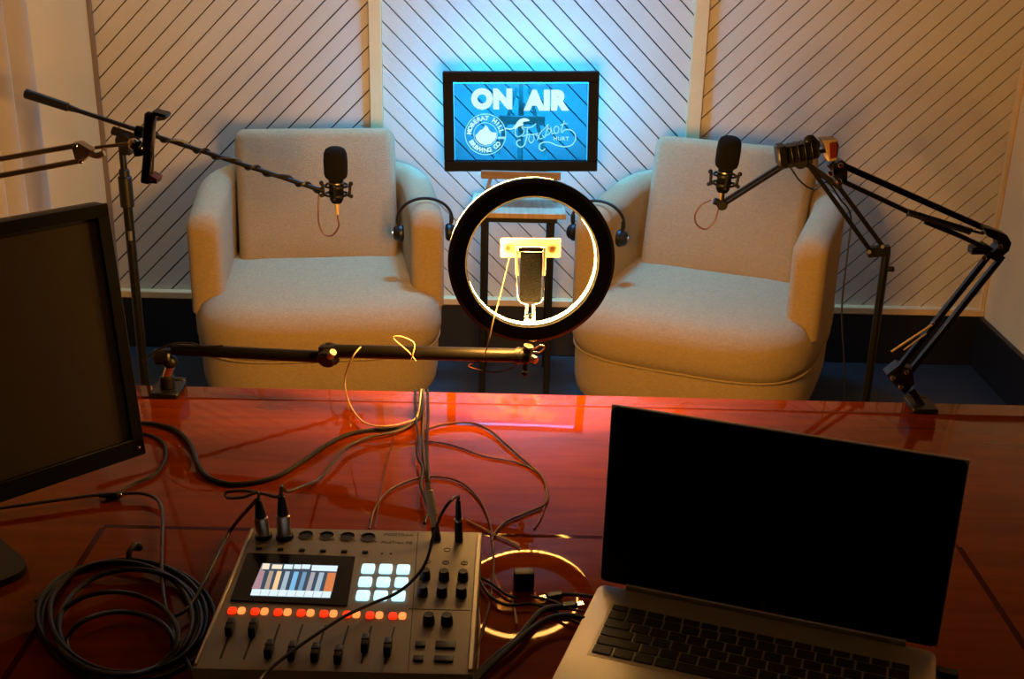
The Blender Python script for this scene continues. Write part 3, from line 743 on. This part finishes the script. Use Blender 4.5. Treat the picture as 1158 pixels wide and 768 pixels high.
# silver scissor arm, left, with upright phone holder
LY = 1.62
s5 = thing('scissor_arm', 'bronze grey scissor arm with twin bars coming in from the left edge, above the monitor', 'scissor arm', atZ(-150, 640, DZT))
def LP(x, y, dy=0): return atY(x, y, LY + dy)
for a, c, dy in (((-150, 206), (84, 165), .006), ((-146, 226), (90, 182), -.006)):
    MB().bar(LP(*a, dy), LP(*c, dy), .0068, .009, (0, 1, 0)).build('upper_bar', 'bronze', s5)
b = MB(); b.prism([LP(x, y, -.010) for x, y in ((80, 163), (89, 162), (104, 171), (101, 175), (92, 185), (86, 185))], (0, .018, 0)); b.build('head_bracket', 'bronze', s5)
for p in ((85, 165), (91, 183)): bolt(s5, *p, LY - .011, .0032)
b = MB(); b.bar(LP(92, 166), LP(104, 174), .006, .009, (0, 1, 0)); b.build('bracket_rib', 'black', s5)
b = MB(); b.tube([LP(100, 173), LP(110, 176), LP(118, 173)], .0045, 8); b.build('swivel_joint', 'bronze', s5)
MB().cyl(LP(108, 167), LP(150, 162), .0026).build('end_rod', 'bronze', s5)
b = MB(); b.prism([LP(x, y, -.012) for x, y in ((-144, 200), (-160, 196), (-172, 212), (-164, 232), (-146, 232))], (0, .022, 0)); b.build('elbow_bracket', 'bronze', s5)
bb_ = atZ(-150, 640, DZT); bb_ = V((LP(-160, 300).x + .02, LY, DZT))
for dx in (-.008, .008): MB().bar(V((bb_.x + dx, LY, DZT + .05)), LP(-158, 218) + V((dx, 0, 0)), .009, .007, (0, 1, 0)).build('lower_bar', 'bronze', s5)
b = MB(); b.cyl((bb_.x, LY, DZT + .0), (bb_.x, LY, DZT + .06), .012, bev=.002); b.lathe([(0, 0), (.05, 0), (.05, .008), (.012, .014), (0, .014)], T(bb_.x, LY, DZT), 28); b.build('desk_base', 'bronze', s5)
s5.location = s5.location
s6 = thing('phone_holder', 'black upright phone holder with red padded jaws at the tip of the left arm', 'phone holder', LP(163, 207))
b = MB(); b.bar(LP(165, 207), LP(169, 166), .013, .0125, (0, 1, 0), .002); b.build('lower_clamp_body', 'black', s6)
b = MB(); b.bar(LP(167, 172, -.003), LP(170.5, 127, -.003), .015, .0125, (0, 1, 0), .003); b.build('upper_clamp_body', 'black', s6)
b = MB(); b.bar(LP(173, 203), LP(176, 130), .0015, .0025, (0, 1, 0), .0003); b.build('face_edge', 'steel', s6)
b = MB(); b.prism([LP(x, y, -.012) for x, y in ((172, 126), (187, 130), (188, 133), (175, 131))], (0, .024, 0)); b.build('upper_jaw', 'black', s6)
MB().prism([LP(x, y, -.010) for x, y in ((177, 132.5), (188, 134.5), (186, 136), (177, 137))], (0, .02, 0)).build('rubber_pad', 'bronze', s6)
b = MB(); b.prism([LP(x, y, -.012) for x, y in ((168, 199), (178, 204), (177, 208), (165, 207))], (0, .024, 0)); b.build('lower_jaw', 'black', s6)
MB().prism([LP(x, y, -.013) for x, y in ((169, 198), (178, 203), (177, 206), (169, 205.5))], (0, .026, 0)).build('rubber_pad', 'red', s6)
b = MB(); b.sphere(LP(151, 163), .008); b.cyl(LP(153, 163), LP(164, 166), .005); b.build('ball_joint', 'chrome', s6)
b = MB(); b.cyl(LP(154, 160), LP(158, 176), .0075, bev=.001); b.cyl(LP(153, 148), LP(162, 150), .008, bev=.001); b.build('lock_knob', 'black', s6)
bolt(s6, 159, 167, LY - .01, .0028)

# ---------------------------------------------------------------- monitor
yaw = radians(46)
mBR = atZ(163, 512, .85)
l = V((-cos(yaw), -sin(yaw), 0)); nrm = V((-sin(yaw), cos(yaw), 0)); tl = radians(6)
up = nrm * sin(tl) + V((0, 0, cos(tl)))
back = l.cross(up); back = back if back.dot(V((0, 1, 0))) > 0 else -back
MW, MH = .61, .352
mo = thing('monitor', 'large black computer monitor standing at the left edge of the desk', 'monitor', V((mBR + l * .33 + nrm * .06).to_tuple()[:2] + (DZT,)))
def MP(u, v, w=0): return mBR + l * u + up * v + back * w
Mm = Matrix((-l, back, up)).transposed().to_4x4(); Mm.translation = MP(MW / 2, MH / 2)
b = MB(); b.box((0, .014, 0), (MW, .028, MH), Mm, .004, 2); b.box((0, .035, 0), (MW * .7, .03, MH * .6), Mm, .012, 3); b.build('housing', 'black', mo)
b = MB(); bz, bb2 = .017, .026
b.box((0, -.003, MH / 2 - bz / 2), (MW, .006, bz), Mm, .001, 1); b.box((0, -.003, -MH / 2 + bb2 / 2), (MW, .006, bb2), Mm, .001, 1)
for s in (-1, 1): b.box((s * (MW / 2 - bz / 2), -.003, 0), (bz, .006, MH - .01), Mm, .001, 1)
b.build('bezel', 'black', mo)
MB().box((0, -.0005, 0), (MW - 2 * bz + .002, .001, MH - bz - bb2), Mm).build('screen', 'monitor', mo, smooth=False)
MB().sphere(MP(.010, .012, -.006), .0028, 10).build('power_light', 'chrome', mo)
cc = MP(MW / 2, .1, .05); bp = V((cc.x, cc.y, DZT))
b = MB(); b.bar(V((cc.x, cc.y, DZT + .008)) + nrm * .03, cc + V((0, 0, .08)) + nrm * .02, .06, .03, l); b.build('neck', 'black', mo)
b = MB(); b.vbox((0, 0, .005), (.24, .19, .010), .03, T(*(bp + nrm * .0)) @ Matrix.Rotation(yaw, 4, 'Z')); b.build('foot', 'black', mo)

# ----------------------------------------------------------------- laptop
HL = atZ(678, 660, .768); HR = atZ(1059, 737, .768)
u = (HR - HL); LW = u.length; u.normalize(); bk = V((-u.y, u.x, 0))
lp = thing('laptop', 'open silver laptop with black blank screen on the right of the desk', 'laptop', ((HL + HR) / 2).to_tuple()[:2] + (DZT,))
Ml = Matrix((u, bk, V((0, 0, 1)))).transposed().to_4x4(); Ml.translation = V((*((HL + HR) / 2).to_tuple()[:2], DZT))
LD = .262
b = MB(); b.vbox((0, -LD / 2, .0105), (LW, LD, .015), .012, Ml, 4, .0015); b.build('base', 'lapsil', lp)
b = MB()
for sx in (-1, 1):
    for sy in (.04, LD - .03): b.box((sx * (LW / 2 - .04), -sy, .0015), (.03, .012, .003), Ml, .001, 1)
b.build('rubber_feet', 'black', lp)
KW, KY0 = LW - .056, .040
b = MB(); b.box((0, -KY0 - .054, .0181), (KW + .006, .114, .0004), Ml); b.build('keyboard_well', 'lapsil', lp)
rows = [[1] * 16, [1] * 13 + [1.6] + [1.1], [1.5] + [1] * 12 + [1.2, 1.1], [1.8] + [1] * 11 + [1.9, 1.1], [2.3] + [1] * 10 + [2.1, 1.1], [1, 1, 1, 1, 5.2, 1, 1, 1, 1, 1.2]]
yy = KY0
for ri_, row in enumerate(rows):
    kh = .0135 if ri_ == 0 else .0185; tot = sum(row); unit = KW / tot; xx = -KW / 2
    for kw_ in row:
        w = kw_ * unit
        MB().box((xx + w / 2, -yy - kh / 2, .0190), (w - .0026, kh - .0026, .0022), Ml, .0008, 1).build('key', 'key', lp)
        xx += w
    yy += kh
b = MB(); b.box((0, -LD + .053, .0181), (.12, .075, .0004), Ml); b.build('touchpad', 'lapsil', lp)
tiltL = radians(2); LH = .243
Mt = Ml @ T(0, .004, .020) @ Matrix.Rotation(-tiltL, 4, 'X')
b = MB(); b.box((0, .0035, LH / 2), (LW + .002, .006, LH), Mt, .0025, 2); b.build('lid', 'lapsil', lp)
def vplate(mb, W, H, z0, y, th, r):
    o = []
    for cx, cz, a0 in ((W / 2 - r, H - r, 0), (-W / 2 + r, H - r, 90), (-W / 2 + r, r, 180), (W / 2 - r, r, 270)):
        for k in range(5):
            a = radians(a0 + 22.5 * k); o.append(Mt @ V((cx + r * cos(a), y, z0 + cz + r * sin(a))))
    mb.prism(o, Mt.to_3x3() @ V((0, th, 0)))
b = MB(); vplate(b, LW - .0015, LH - .003, .0015, -.0012, .002, .008); b.build('screen', 'screenoff', lp, smooth=False)
b = MB(); b.cyl(Mt @ V((-LW / 2 + .035, -.003, .001)), Mt @ V((LW / 2 - .035, -.003, .001)), .0045); b.build('hinge_bar', 'steel', lp)
MB().lathe([(0, 0), (.0045, 0), (.0045, .0004), (0, .0004)], frame(Mt @ V((0, -.0012, .014)), Mt.to_3x3() @ V((0, -1, 0))), 20).build('maker_badge', 'key', lp)
us = thing('usb_plug', 'black plug in the right side of the laptop', 'plug', Ml @ V((LW / 2 + .02, -.03, 0)))
MB().box((LW / 2 + .013, -.028, .010), (.024, .014, .009), Ml, .0015, 1).build('plug_body', 'black', us)
us.location = us.location

# ------------------------------------------------------------------ mixer
ZM = .80
def MX(px, py, h=0): return atZ(px, py, ZM + h)
mx = thing('podcast_mixer', 'silver podcast mixer with lit pads, small display and faders on the desk', 'mixer', (-.186, 1.215, DZT))
XA, XB, YA, YT = -.338, -.034, 1.064, 1.373
b = MB()
prof = [(YA, DZT + .004), (YA, ZM - .010), (YA + .006, ZM - .001), (YA + .012, ZM), (YT - .003, ZM), (YT, ZM - .003), (YT, DZT + .004)]
b.loft([[V((x, y, z)) for y, z in prof] for x in (XA, XA + .0, XB)]) if False else b.loft([[V((x, y, z)) for y, z in prof] for x in (XA, XB)])
b.build('body', 'silver', mx, angle=25)
b = MB()
for xx in (XA + .03, XB - .03):
    for y_ in (YA + .03, YT - .03): b.cyl((xx, y_, DZT), (xx, y_, DZT + .005), .009)
b.build('rubber_feet', 'black', mx)
for x_, w_, h_ in ((XB - .003, .006, .004), (XA + .002, .004, .003)):
    MB().box((x_, (YA + YT) / 2, ZM + .0013), (w_, YT - YA - .02, h_), None, .001, 1).build('edge_rail', 'lapsil', mx)
def zpoly(mb, P, h0, h1): mb.prism([MX(x, y, h0) for x, y in P], (0, 0, h1 - h0))
def K(x, y): return (220 + x / 3.368, 540 + y / 3.368)
# display bezel
b = MB(); zpoly(b, [K(200, 292), K(612, 306), K(582, 492), K(136, 472)], .0002, .0022); b.build('display_bezel', 'gloss', mx, smooth=False)
def D(x, y): return (280 + x / 9.65, 630 + y / 9.65)
b = MB()
mats = ['dbg', 'dw', 'dpk', 'dtn', 'dyl', 'dgb', 'dbl', 'dbd', 'dgr', 'dor', 'dcr']
zpoly(b.m(0), [D(160, 70), D(990, 95), D(905, 450), D(28, 420)], .0022, .0028)
zpoly(b.m(2), [D(165, 72), D(180, 75), D(120, 345), D(45, 345)], .0028, .0030)
zpoly(b.m(10), [D(170, 72), D(245, 75), D(230, 135), D(155, 132)], .0028, .0032)
for x0_, x1_ in ((265, 375), (395, 490), (505, 580), (590, 680)): zpoly(b.m(10 if x0_ < 300 else 1), [D(x0_ + 8, 84), D(x1_ + 8, 87), D(x1_ - 4, 132), D(x0_ - 4, 128)], .0028, .0032)
zpoly(b.m(1), [D(705, 92), D(985, 100), D(970, 158), D(695, 148)], .0028, .0032)
for i, (x0_, x1_, c) in enumerate(((120, 175, 2), (225, 270, 3), (310, 358, 4), (400, 448, 5), (495, 545, 6), (590, 632, 7), (680, 725, 8), (770, 822, 5), (862, 950, 9))):
    tx_ = 150 + i * 3; zpoly(b.m(c), [D(x0_ + 15, tx_), D(x1_ + 15, tx_ + 2), D(x1_ - 28 - (12 if i < 8 else 0), 352 + i * 3), D(x0_ - 35 - (10 if i < 8 else 0), 350 + i * 3)], .0028, .0032)
zpoly(b.m(1), [D(50, 352), D(915, 380), D(897, 446), D(30, 418)], .0028, .0032)
for i in range(1, 9):
    xx = 50 + i * 96; zpoly(b.m(8), [D(xx, 356 + i * 3), D(xx + 7, 356 + i * 3), D(xx - 12, 416 + i * 3), D(xx - 19, 416 + i * 3)], .0032, .0034)
b.build('display', mats, mx, smooth=False)
# pads
R0 = [(661, 349), (728, 350), (795, 352)]; R1 = [(650, 399), (719, 400), (788, 401)]; R2 = [(641, 451), (709, 452), (777, 453)]
for row in (R0, R1, R2):
    for x, y in row:
        p = MX(*K(x, y), .001)
        MB().vbox((p.x, p.y, ZM + .0015), (.0160, .0185, .004), .003, None, 4, .0008).build('pad', 'pad', mx)
# channel buttons
for i in range(8):
    x = 143 + i * 87.5; y = 508 + i * 2.9
    for dx, m_ in ((0, 'btnred'), (36, 'btnor')):
        p = MX(*K(x + dx, y), .001); MB().vbox((p.x, p.y, ZM + .001), (.0098 if m_ == 'btnred' else .0086, .0115, .004), .0038, None, 4, .0008).build('channel_button', m_, mx)
# faders
FY = [590, 590, 668, 672, 675, 680, 636, 648]
for i in range(8):
    x0_ = 146 + i * 87.3
    a = MX(*K(x0_ + 4, 555 + i * 2), .0003); c = MX(*K(x0_ - 48 + i * 2.2, 690 + i * 3), .0003)
    zs = MB(); zs.bar(V((a.x, a.y, ZM + .0003)), V((c.x, c.y, ZM + .0003)), .0022, .0006, (0, 0, 1), 0); zs.build('fader_slot', 'black', mx, smooth=False)
    t = (FY[i] - 555) / 135; p = a.lerp(c, t)
    f = MB(); f.box((p.x, p.y, ZM + .007), (.0085, .022, .013), None, .002, 2); f.box((p.x, p.y, ZM + .0128), (.0085, .005, .003), None, .0008, 1); f.build('fader_cap', 'black', mx)
def knob(px, py, r=.0068):
    p = MX(px, py); kb = MB(); kb.lathe([(0, 0), (r, 0), (r * .95, .008), (r * .8, .0125), (0, .0125)], T(p.x, p.y, ZM), 20); kb.build('knob', 'black', mx)
    MB().box((p.x, p.y + r * .5, ZM + .0126), (.001, r * .8, .0006)).build('knob_mark', 'print', mx)
for x, y in ((878, 385), (950, 388), (1022, 390), (868, 448), (942, 450), (1016, 452)): knob(*K(x, y))
for x, y in ((892, 556), (961, 558)): knob(*K(x, y), .0072)
for x, y, w, h in ((860, 640, .0115, .0095), (852, 694, .0115, .0095), (956, 642, .0225, .0130), (949, 696, .0210, .0100)):
    p = MX(*K(x, y)); MB().vbox((p.x, p.y, ZM + .0015), (w, h, .003), .0012, None, 3, .0006).build('rubber_button', 'black', mx)
for x, y in ((425, 222), (504, 224), (583, 227), (662, 230), (262, 212), (345, 216)):
    p = MX(*K(x, y)); k = MB()
    k.lathe([(0, .0004), (.0085, .0004), (.0085, .0022), (.0095, .0022), (.0095, 0), (0, 0)], T(p.x, p.y, ZM), 26); s_ = k.build('combo_socket', 'black', mx)
    MB().lathe([(.0095, 0), (.0105, 0), (.0105, .0018), (.0095, .0018)], T(p.x, p.y, ZM), 26, loop=True).build('socket_rim', 'bronze', s_)
    for dx, dy in ((-.0105, .008), (.0105, -.008)): MB().cyl((p.x + dx, p.y + dy, ZM), (p.x + dx, p.y + dy, ZM + .0012), .0015, seg=8).build('screw', 'steel', s_)
for x, y in ((245, 272), (328, 276), (410, 279), (490, 282), (570, 284), (650, 287)):
    p = MX(*K(x, y)); MB().box((p.x, p.y, ZM + .001), (.0075, .0045, .0025), None, .0005, 1).build('slide_switch', 'black', mx)
for x, y in ((714, 291), (748, 291)):
    p = MX(*K(x, y)); MB().cyl((p.x, p.y, ZM), (p.x, p.y, ZM + .0006), .0018, seg=10).build('indicator', 'black', mx)
for x, y in ((886, 322), (957, 325), (1028, 327), (962, 276)):
    p = MX(*K(x, y)); MB().lathe([(.0034, 0), (.0044, 0), (.0044, .0005), (.0034, .0005)], T(p.x, p.y, ZM), 20, loop=True).build('printed_ring', 'print', mx)
def mtext(body, x, y, size, off=0):
    p = MX(*K(x, y)); return text('printed_text', body, T(p.x, p.y, ZM + .0003), size, 'print', mx, off, 0, .0001)
mtext('PODTRAK', 778, 219, .0085); mtext('PodTrak P8', 770, 249, .0085); 
for nme, x, y in (('1', 886, 322), ('2', 957, 325), ('3', 1028, 327)): mtext(nme, x, y, .006)
b = MB()
for P in ([K(850, 210), K(853, 210), K(815, 735), K(812, 735)], [K(815, 500), K(1050, 506), K(1050, 508), K(815, 502)]): zpoly(b, P, 0, .0004)
b.build('panel_line', 'print', mx, smooth=False)

# plugs in the mixer
def plug(p, top, label, mats_=('steel', 'black'), r=.0092, split=.55):
    t = thing('audio_plug', label, 'plug', p); a = V(p); c = V(top); m_ = a.lerp(c, split); ax = (c - a)
    MB().cyl(a, m_, r, r * .97, 20, bev=.001).build('shell', mats_[0], t)
    MB().cyl(m_, c, r * .8, r * .5, 16, bev=.001).build('strain_relief', mats_[1], t)
    MB().cyl(a, a + ax * .08, r * 1.25, r * 1.2, 20).build('collar', 'black', t)
    return c
def Mz(x, y, h): return atZ(x, y, ZM + h)
pa = MX(*K(264, 228)); ta = atY(292, 566, pa.y + .004)
pb_ = MX(*K(344, 230)); tb = atY(318, 561, pb_.y + .006)
plug(pa, ta, 'silver and black microphone plug at the far left of the mixer'); plug(pb_, tb, 'silver and black microphone plug second from the mixer left corner')
pj = MX(494, 611); tj = atY(484, 545, pj.y + .045)
t = thing('audio_plug', 'pale silver jack adapter leaning into the mixer top right', 'plug', pj)
MB().cyl(pj, pj.lerp(tj, .22), .006, .0055, 16).build('collar', 'black', t)
MB().cyl(pj.lerp(tj, .22), pj.lerp(tj, .42), .004, .005, 16).build('tip', 'white', t)
MB().cyl(pj.lerp(tj, .42), pj.lerp(tj, .85), .0066, .0056, 18, bev=.001).build('shell', 'white', t); MB().cyl(pj.lerp(tj, .85), tj, .004, .002, 12).build('strain_relief', 'cablecl', t)
pk = MX(519, 612); tk = atY(518, 566, pk.y + .003)
t = thing('audio_plug', 'black headphone jack standing upright at the mixer top right corner', 'plug', pk)
MB().cyl(pk, pk.lerp(tk, .55), .0055, .005, 16, bev=.0005).build('shell', 'black', t); MB().cyl(pk.lerp(tk, .55), tk, .0042, .003, 14).build('strain_relief', 'black', t)
MB().cyl(pk.lerp(tk, .5), pk.lerp(tk, .55), .0056, .0054, 16).build('metal_ring', 'steel', t)

# ------------------------------------------------------------------ cables
def cab(P, r, m_, label, name='cable', cat='cable', group=None):
    o = MB().tube(P, r, 8).build(name, m_); tag(o, label, cat, group); return o
def DK(P, r, h=0.0): return [atZ(x, y, DZT + r + h) for x, y in P]
ED = [V((0, 0, 0))]
cab(DK([(150, 478), (178, 480), (200, 487), (215, 502), (224, 525), (235, 539), (258, 547), (285, 546), (315, 538), (345, 520), (370, 503), (395, 491), (425, 486), (452, 484), (470, 477)], .0038) +
    [atZ(477, 462, DZT + .008), atY(478, 443, 1.955), atY(479, 460, 1.962), atY(480, 540, 1.965)], .0036, 'cable', 'thick dark cable snaking across the desk from monitor to far edge')
cab([tb, tb + V((.001, .004, .012)), atZ(325, 556, DZT + .05), atZ(345, 549, DZT + .03)] + DK([(362, 541), (378, 522), (392, 506), (415, 495), (440, 490), (462, 482), (474, 468)], .0026, .004) +
    [atY(476, 442, 1.954), atY(478, 470, 1.962), atY(478, 540, 1.968)], .0024, 'cableg', 'grey cable from the second mixer plug to the far desk edge')
cab([ta, ta + V((-.001, .003, .010)), atZ(276, 562, ZM + .035), atZ(258, 563, ZM + .02), atZ(256, 557, ZM + .02), atZ(275, 555, ZM + .03), atZ(296, 558, ZM + .04), atZ(312, 562, ZM + .045), atZ(318, 558, ZM + .05)], .0022, 'cableg',
    'small grey cable loop curled beside the mixer microphone plugs')
cab([ta + V((-.003, 0, .0)), atZ(284, 572, ZM + .03)] + DK([(262, 598), (245, 630), (232, 655), (215, 685), (196, 697), (188, 690)], .003, .008), .0026, 'cable', 'black cable from the leftmost mixer plug down to the cable coil')
# vertical bundle over the edge
for i, (dx, m_, lb) in enumerate(((0, 'cableg', 'grey strand of the cable bundle hanging over the far desk edge'), (5, 'cable', 'black strand of the cable bundle beside the grey one'), (-9, 'cable', 'dark twisted cable left of the bundle at the far desk edge'))):
    low = [(479 + dx, 470), (478 + dx, 500), (481 + dx * .6, 530), (484 + dx * .3, 546)]
    if dx == -9: low = [(470, 470), (473, 495), (472, 515), (478, 530), (476, 550), (484, 575), (480, 592)]
    cab([atY(480 + dx, 520, 1.97), atY(479 + dx, 460, 1.965), atY(479 + dx, 441, 1.955)] + DK(low, .0025, .003 + .003 * i) + ([tj] if dx == 0 else []), .0023, m_, lb)
cab(DK([(478, 487), (500, 480), (530, 478), (552, 485), (572, 502), (595, 522), (612, 538), (619, 555), (616, 570), (595, 580), (572, 590), (560, 602), (556, 612)], .002, .001), .0019, 'cablebr', 'thin dark cable arcing across the bright middle of the desk')
cab(DK([(478, 498), (510, 503), (545, 515), (585, 523), (608, 535), (617, 550), (614, 580), (604, 598)], .0016), .0012, 'cablebr', 'very thin dark cable inside the larger arc on the desk')
cab(DK([(418, 598), (424, 575), (440, 555), (465, 543), (492, 539), (520, 545), (540, 562), (552, 585), (557, 612), (558, 645), (554, 680), (545, 715), (536, 752)], .0018, .001), .0015, 'cablebr', 'thin reddish cable curving around the mixer top right corner')
cab(DK([(450, 480), (438, 520), (430, 560), (424, 597)], .0014), .0009, 'cablebr', 'hair thin cable running straight from far edge to the mixer')
cab(DK([(527, 588), (545, 597), (560, 605), (578, 613), (588, 619)], .0016, .001), .0013, 'cablecl', 'short pale wire crossing the desk by the mixer corner')
cab([tk, tk + V((0, 0, .006)), Mz(510, 566, .075), Mz(500, 580, .065), Mz(490, 606, .05), Mz(482, 635, .03), Mz(468, 655, .018), Mz(448, 671, .012), Mz(420, 683, .012), Mz(390, 697, .014), Mz(360, 716, .014), Mz(330, 737, .012), Mz(300, 762, .010), Mz(285, 785, .010), atZ(278, 815, DZT + .01)],
    .0020, 'cable', 'black headphone cable draped diagonally over the mixer face')
# cables hanging on the boom
cab([atY(408, 392, 1.835), atY(398, 405, 1.83), atZ(390, 430, DZT + .05), atZ(396, 458, DZT + .02)] + DK([(412, 478), (435, 482), (458, 478), (472, 470)], .002, .010) + [atY(477, 441, 1.953), atY(478, 500, 1.972)], .0014, 'cablecl',
    'pale thin cable looping down from the boom onto the desk')
cab([atY(470, 408, 1.80), atY(462, 398, 1.795), atY(448, 386, 1.80), atY(445, 381, 1.80), atY(455, 381, 1.80), atY(468, 388, 1.80), atY(467, 400, 1.795), atY(464, 408, 1.80)], .0011, 'cablecl', 'small pale wire loop tied around the boom')
cab([atY(545, 408, 1.785), atY(530, 414, 1.785), atY(558, 421, 1.785), atY(580, 416, 1.78), atY(588, 408, 1.78)], .0011, 'cablebr', 'thin wire sagging below the boom tip')
cab([atY(160, 410, 1.90), atY(178, 396, 1.90), atY(196, 389, 1.90), atY(215, 388, 1.90), atY(232, 392, 1.895), atY(252, 391, 1.89)], .0017, 'cable', 'dark cable lying along the clamped end of the boom')
# left side
cab(DK([(120, 566), (150, 548), (175, 537), (187, 520), (186, 503), (175, 494), (160, 490)], .0025), .0022, 'cable', 'dark cable bulging out to the right of the monitor lower corner')
cab(DK([(-40, 580), (20, 572), (100, 561), (140, 558), (165, 559), (180, 568), (184, 590), (183, 625), (184, 665), (192, 705), (205, 735), (222, 770), (230, 800)], .003, .006), .0026, 'cableg', 'grey cable running down the desk between monitor and mixer')
# coil
random.seed(11)
pts = []
c0 = (140, 700)
loops = [(103, 66, 0, 0), (98, 70, 5, 3), (90, 62, -8, -4), (80, 58, 8, 6), (86, 66, 2, -6), (72, 50, -6, 14), (60, 36, -4, 28)]
for i, (ax, ay, ox, oy) in enumerate(loops):
    for k in range(12):
        a = 2 * pi * k / 12 + .3
        f = k / 12; nx = loops[min(i + 1, len(loops) - 1)]
        axx = ax + (nx[0] - ax) * f; ayy = ay + (nx[1] - ay) * f; o1 = ox + (nx[2] - ox) * f; o2 = oy + (nx[3] - oy) * f
        pts.append(atZ(c0[0] + o1 - axx * cos(a), c0[1] + o2 - ayy * sin(a), DZT + .004 + .0035 * i * (0.6 + .4 * sin(k * 1.7 + i))))
cl_ = thing('cable_coil', 'coiled black microphone cable lying on the desk left of the mixer', 'cable', atZ(140, 700, DZT))
MB().tube(pts, .0032, 8, n=5).build('coil', 'cable', cl_)
pt = atZ(153, 628, DZT + .006); b = MB(); b.tube([pt + V((-.004, -.012, .0)), pt + V((-.004, -.010, .010)), pt + V((.0, .006, .013)), pt + V((.003, .014, .002))], .004, 8); b.box((pt.x, pt.y + .012, pt.z + .006), (.012, .008, .012), None, .002, 1); b.build('cable_tie', 'black', cl_)

# hub and plugs on the desk right of the mixer
hb = atZ(592, 666, DZT)
hu = thing('usb_hub', 'small black adapter block standing on the desk inside the ring reflection', 'adapter', hb)
Mh = T(*hb) @ R(4, 'Z')
MB().box((0, 0, .014), (.026, .016, .026), Mh, .002, 2).build('housing', 'black', hu)
for s in (-1, 1): MB().box((s * .006, -.0085, .016), (.007, .001, .014), Mh).build('port', 'gloss', hu)
def usb(a, c, label, r=.006):
    t = thing('usb_plug', label, 'plug', a); a, c = V(a), V(c)
    MB().bar(a, a.lerp(c, .3), .009, .0035, (0, 0, 1), .0005).build('metal_tip', 'chrome', t)
    MB().bar(a.lerp(c, .3), c, .012, .007, (0, 0, 1), .002).build('grip', 'black', t)
usb(atZ(610, 677, DZT + .006), atZ(636, 672, DZT + .006), 'black usb plug with silver tip just right of the small adapter')
usb(atZ(660, 683, DZT + .010), atZ(635, 686, DZT + .008), 'black usb plug nearest the laptop corner')
cab(DK([(540, 652), (556, 660), (572, 672), (585, 677)], .002, .002), .0018, 'cable', 'short black lead between mixer side and adapter')
cab(DK([(540, 652), (552, 672), (572, 684), (600, 683), (625, 690), (648, 702), (668, 712)], .0025, .004), .0020, 'cable', 'black lead dipping below the adapter toward the laptop')
cab(DK([(636, 672), (655, 673), (676, 676)], .0025, .004), .0024, 'cable', 'grey black lead from the adapter plug to the laptop')
cab(DK([(580, 682), (583, 696), (584, 706)], .0018, .002), .0016, 'cablecl', 'short pale wire end below the adapter')
cab(DK([(600, 674), (625, 680), (650, 690), (672, 692)], .0018, .007), .0018, 'cablebr', 'reddish lead running from the adapter under the laptop')
cab(DK([(635, 686), (615, 690), (600, 704), (586, 722), (566, 738), (548, 754), (530, 775), (515, 800)], .0042, .005), .0040, 'cable', 'thick black cable running from adapter down between mixer and laptop')
cab(DK([(661, 700), (642, 696), (620, 700), (600, 712), (580, 730), (560, 748), (540, 768), (525, 795)], .0042, .012), .0034, 'cable', 'second thick black cable alongside, closer to the laptop')
cab(DK([(537, 662), (542, 700), (541, 740), (538, 775)], .0018), .0014, 'cablecl', 'thin pale wire close along the mixer right side')
# jack lying by monitor
jl = atZ(135, 561, DZT + .006)
t = thing('audio_plug', 'small dark plug with silver tip lying under the monitor corner', 'plug', jl)
MB().cyl(jl, jl + V((-.03, .002, 0)), .005, .004, 12, bev=.001).build('grip', 'black', t); MB().sphere(jl + V((.002, 0, .002)), .0028, 8).build('tip', 'chrome', t)

# ------------------------------------------------------------------ lights
w = bpy.data.worlds.new('world'); S.world = w; w.use_nodes = True
w.node_tree.nodes['Background'].inputs[0].default_value = (.5, .6, .8, 1); w.node_tree.nodes['Background'].inputs[1].default_value = .0
def area(name, loc, rot, size, power, col, sy=None, spread=180):
    ld = bpy.data.lights.new(name, 'AREA'); ld.energy = power; ld.size = size; ld.color = col; ld.spread = radians(spread)
    if sy: ld.shape = 'RECTANGLE'; ld.size_y = sy
    o = bpy.data.objects.new(name, ld); COL.objects.link(o); o.location = loc; o.rotation_euler = rot; return o
area('wall_washer_light', (-.3, 3.74, 2.70), (0, 0, 0), 2.1, 9.5, (.52, .75, 1.0), .12, 95)
area('added_blue_light', (.05, 3.72, 2.70), (0, 0, 0), .3, 17, (.0, .38, 1.0), .2, 80)  # added ceiling light, stands in for blue LED spill from the sign
area('ceiling_fill_light', (.0, .9, 2.70), (0, 0, 0), .8, .07, (1, .75, .5), .8)
